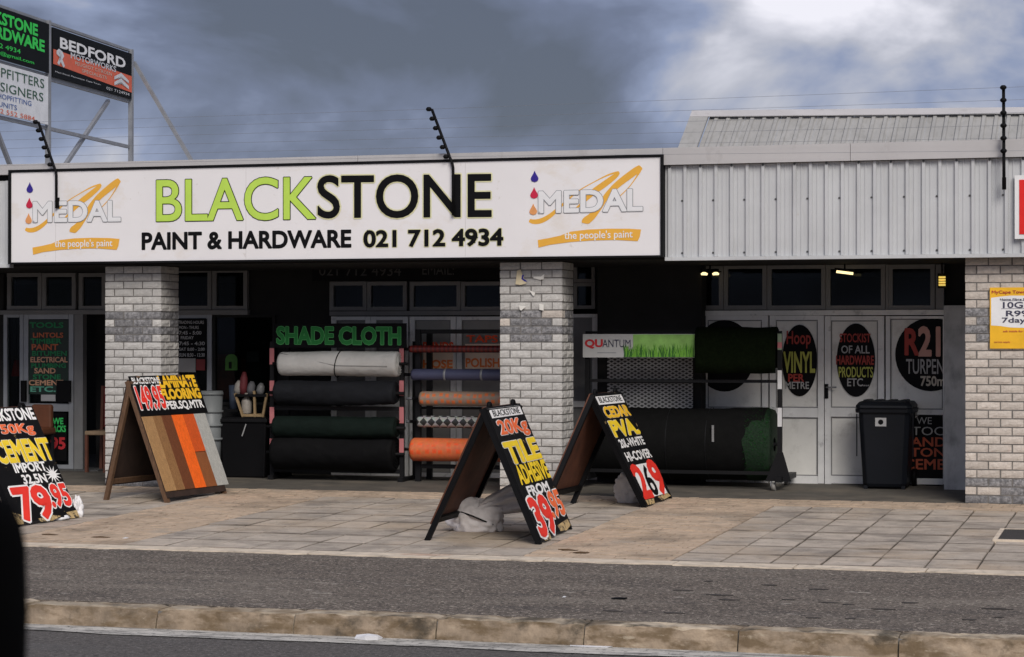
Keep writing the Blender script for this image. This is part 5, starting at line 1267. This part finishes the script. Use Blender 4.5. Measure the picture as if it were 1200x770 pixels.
# ------------------------------------------------------------------ litter
M_lit = flat('litter_white', (.70, .70, .72), .7)
def litter(px, py, pts, h, m, lab, cat, nm, z0=None, seed=1):
    c_ = gr(px, py) if z0 is None else gr(px, py, 0, z0); z = (gz(c_.y)+.001) if z0 is None else z0+.001; rr = random.Random(seed)
    vs = [V((c_.x, c_.y, z+h))]+[V((c_.x+a, c_.y+b, z+h*rr.uniform(.1, .9))) for a, b in pts]+[V((c_.x+a*.95, c_.y+b*.95, z)) for a, b in pts]; n = len(pts)
    fs = [(0, i+1, (i+1) % n+1) for i in range(n)]+[(i+1, n+i+1, n+(i+1) % n+1, (i+1) % n+1) for i in range(n)]+[tuple(range(2*n, n, -1))]
    return tag(MB().add(vs, fs).build(nm, m), lab, cat)
litter(432, 749, [(-.08, -.05), (0, -.07), (.08, -.04), (.09, .02), (.03, .09), (-.04, .04), (-.09, .02)], .035, M_lit, 'crumpled white paper lying in the gutter below the kerb', 'litter', 'crumpled_paper', -.302)
litter(692, 758, [(-.13, -.02), (.12, -.02), (.14, .03), (-.14, .03)], .006, M_lit, 'flat white paper strip in the gutter below the kerb', 'litter', 'paper_strip', -.302)
litter(725, 702, [(-.05, -.02), (.05, -.02), (.055, .03), (-.055, .03)], .012, M_black, 'short black strip on the asphalt footpath', 'litter', 'rubber_strip')
litter(661, 700, [(-.01, -.02), (.012, -.01), (.01, .02), (-.012, .02)], .008, M_lit, 'tiny white stub on the asphalt footpath', 'litter', 'stub')
M_leaf = mat('dry_leaf', (.10, .06, .03), .9)
for i, (x_, y_, s_, lab) in enumerate(((58, 627, 1.2, 'dry dark leaf on the tan pavers nearest the cement board'), (117, 630, 1.4, 'curled dark leaf on the tan pavers near the asphalt edge at the left'), (665, 645, 1.3, 'dark leaf litter on the tan pavers right of the tile board'), (680, 648, 1.1, 'thin twig-like leaf on the tan pavers right of the tile board'))):
    litter(x_, y_, [(-.06*s_, -.01), (-.02*s_, -.03), (.05*s_, -.02), (.07*s_, .01), (.0, .03), (-.05*s_, .02)], .012, M_leaf, lab, 'leaf', 'dry_leaf', seed=i)
litter(147, 631, [(-.02, -.02), (.02, -.02), (.02, .02), (-.02, .02)], .01, M_lit, 'small white paper pellet on the tan pavers at the left', 'litter', 'paper_pellet')

# ------------------------------------------------------------------ wing mirror of the car the view is taken from
M_mir = mat('mirror_plastic', (.002, .002, .002), .9, .05, 4, spec=.02)
def cp(px, py, d): return CAM+ray(px, py)*d
WM = empty('wing_mirror', cp(-60, 900, 1.15), 'black car wing mirror filling the lower left corner, out of focus', 'wing mirror')
vs = []; n = 20; k = 12; cc = cp(-84, 725, 1.15); ex, ey, ez = MC @ V((1, 0, 0)), MC @ V((0, 1, 0)), MC @ V((0, 0, -1))
for j in range(k+1):
    th = math.pi*j/k
    for i in range(n):
        f = 2*math.pi*i/n
        def se(c, p): return math.copysign(abs(c)**p, c)
        vs.append(cc+ex*(.0475*se(math.sin(th), .5)*se(math.cos(f), .5))+ez*(.05*se(math.sin(th), .6)*se(math.sin(f), .6))+ey*(.068*se(math.cos(th), .5)))
MB().add(vs, [(j*n+i, (j+1)*n+i, (j+1)*n+(i+1) % n, j*n+(i+1) % n) for j in range(k) for i in range(n)], True).build('housing', M_mir, WM)
MB().tube([cc-ey*.05, cc-ey*.11-ex*.03, cc-ey*.16-ex*.05], .018, 10).build('arm', M_mir, WM)
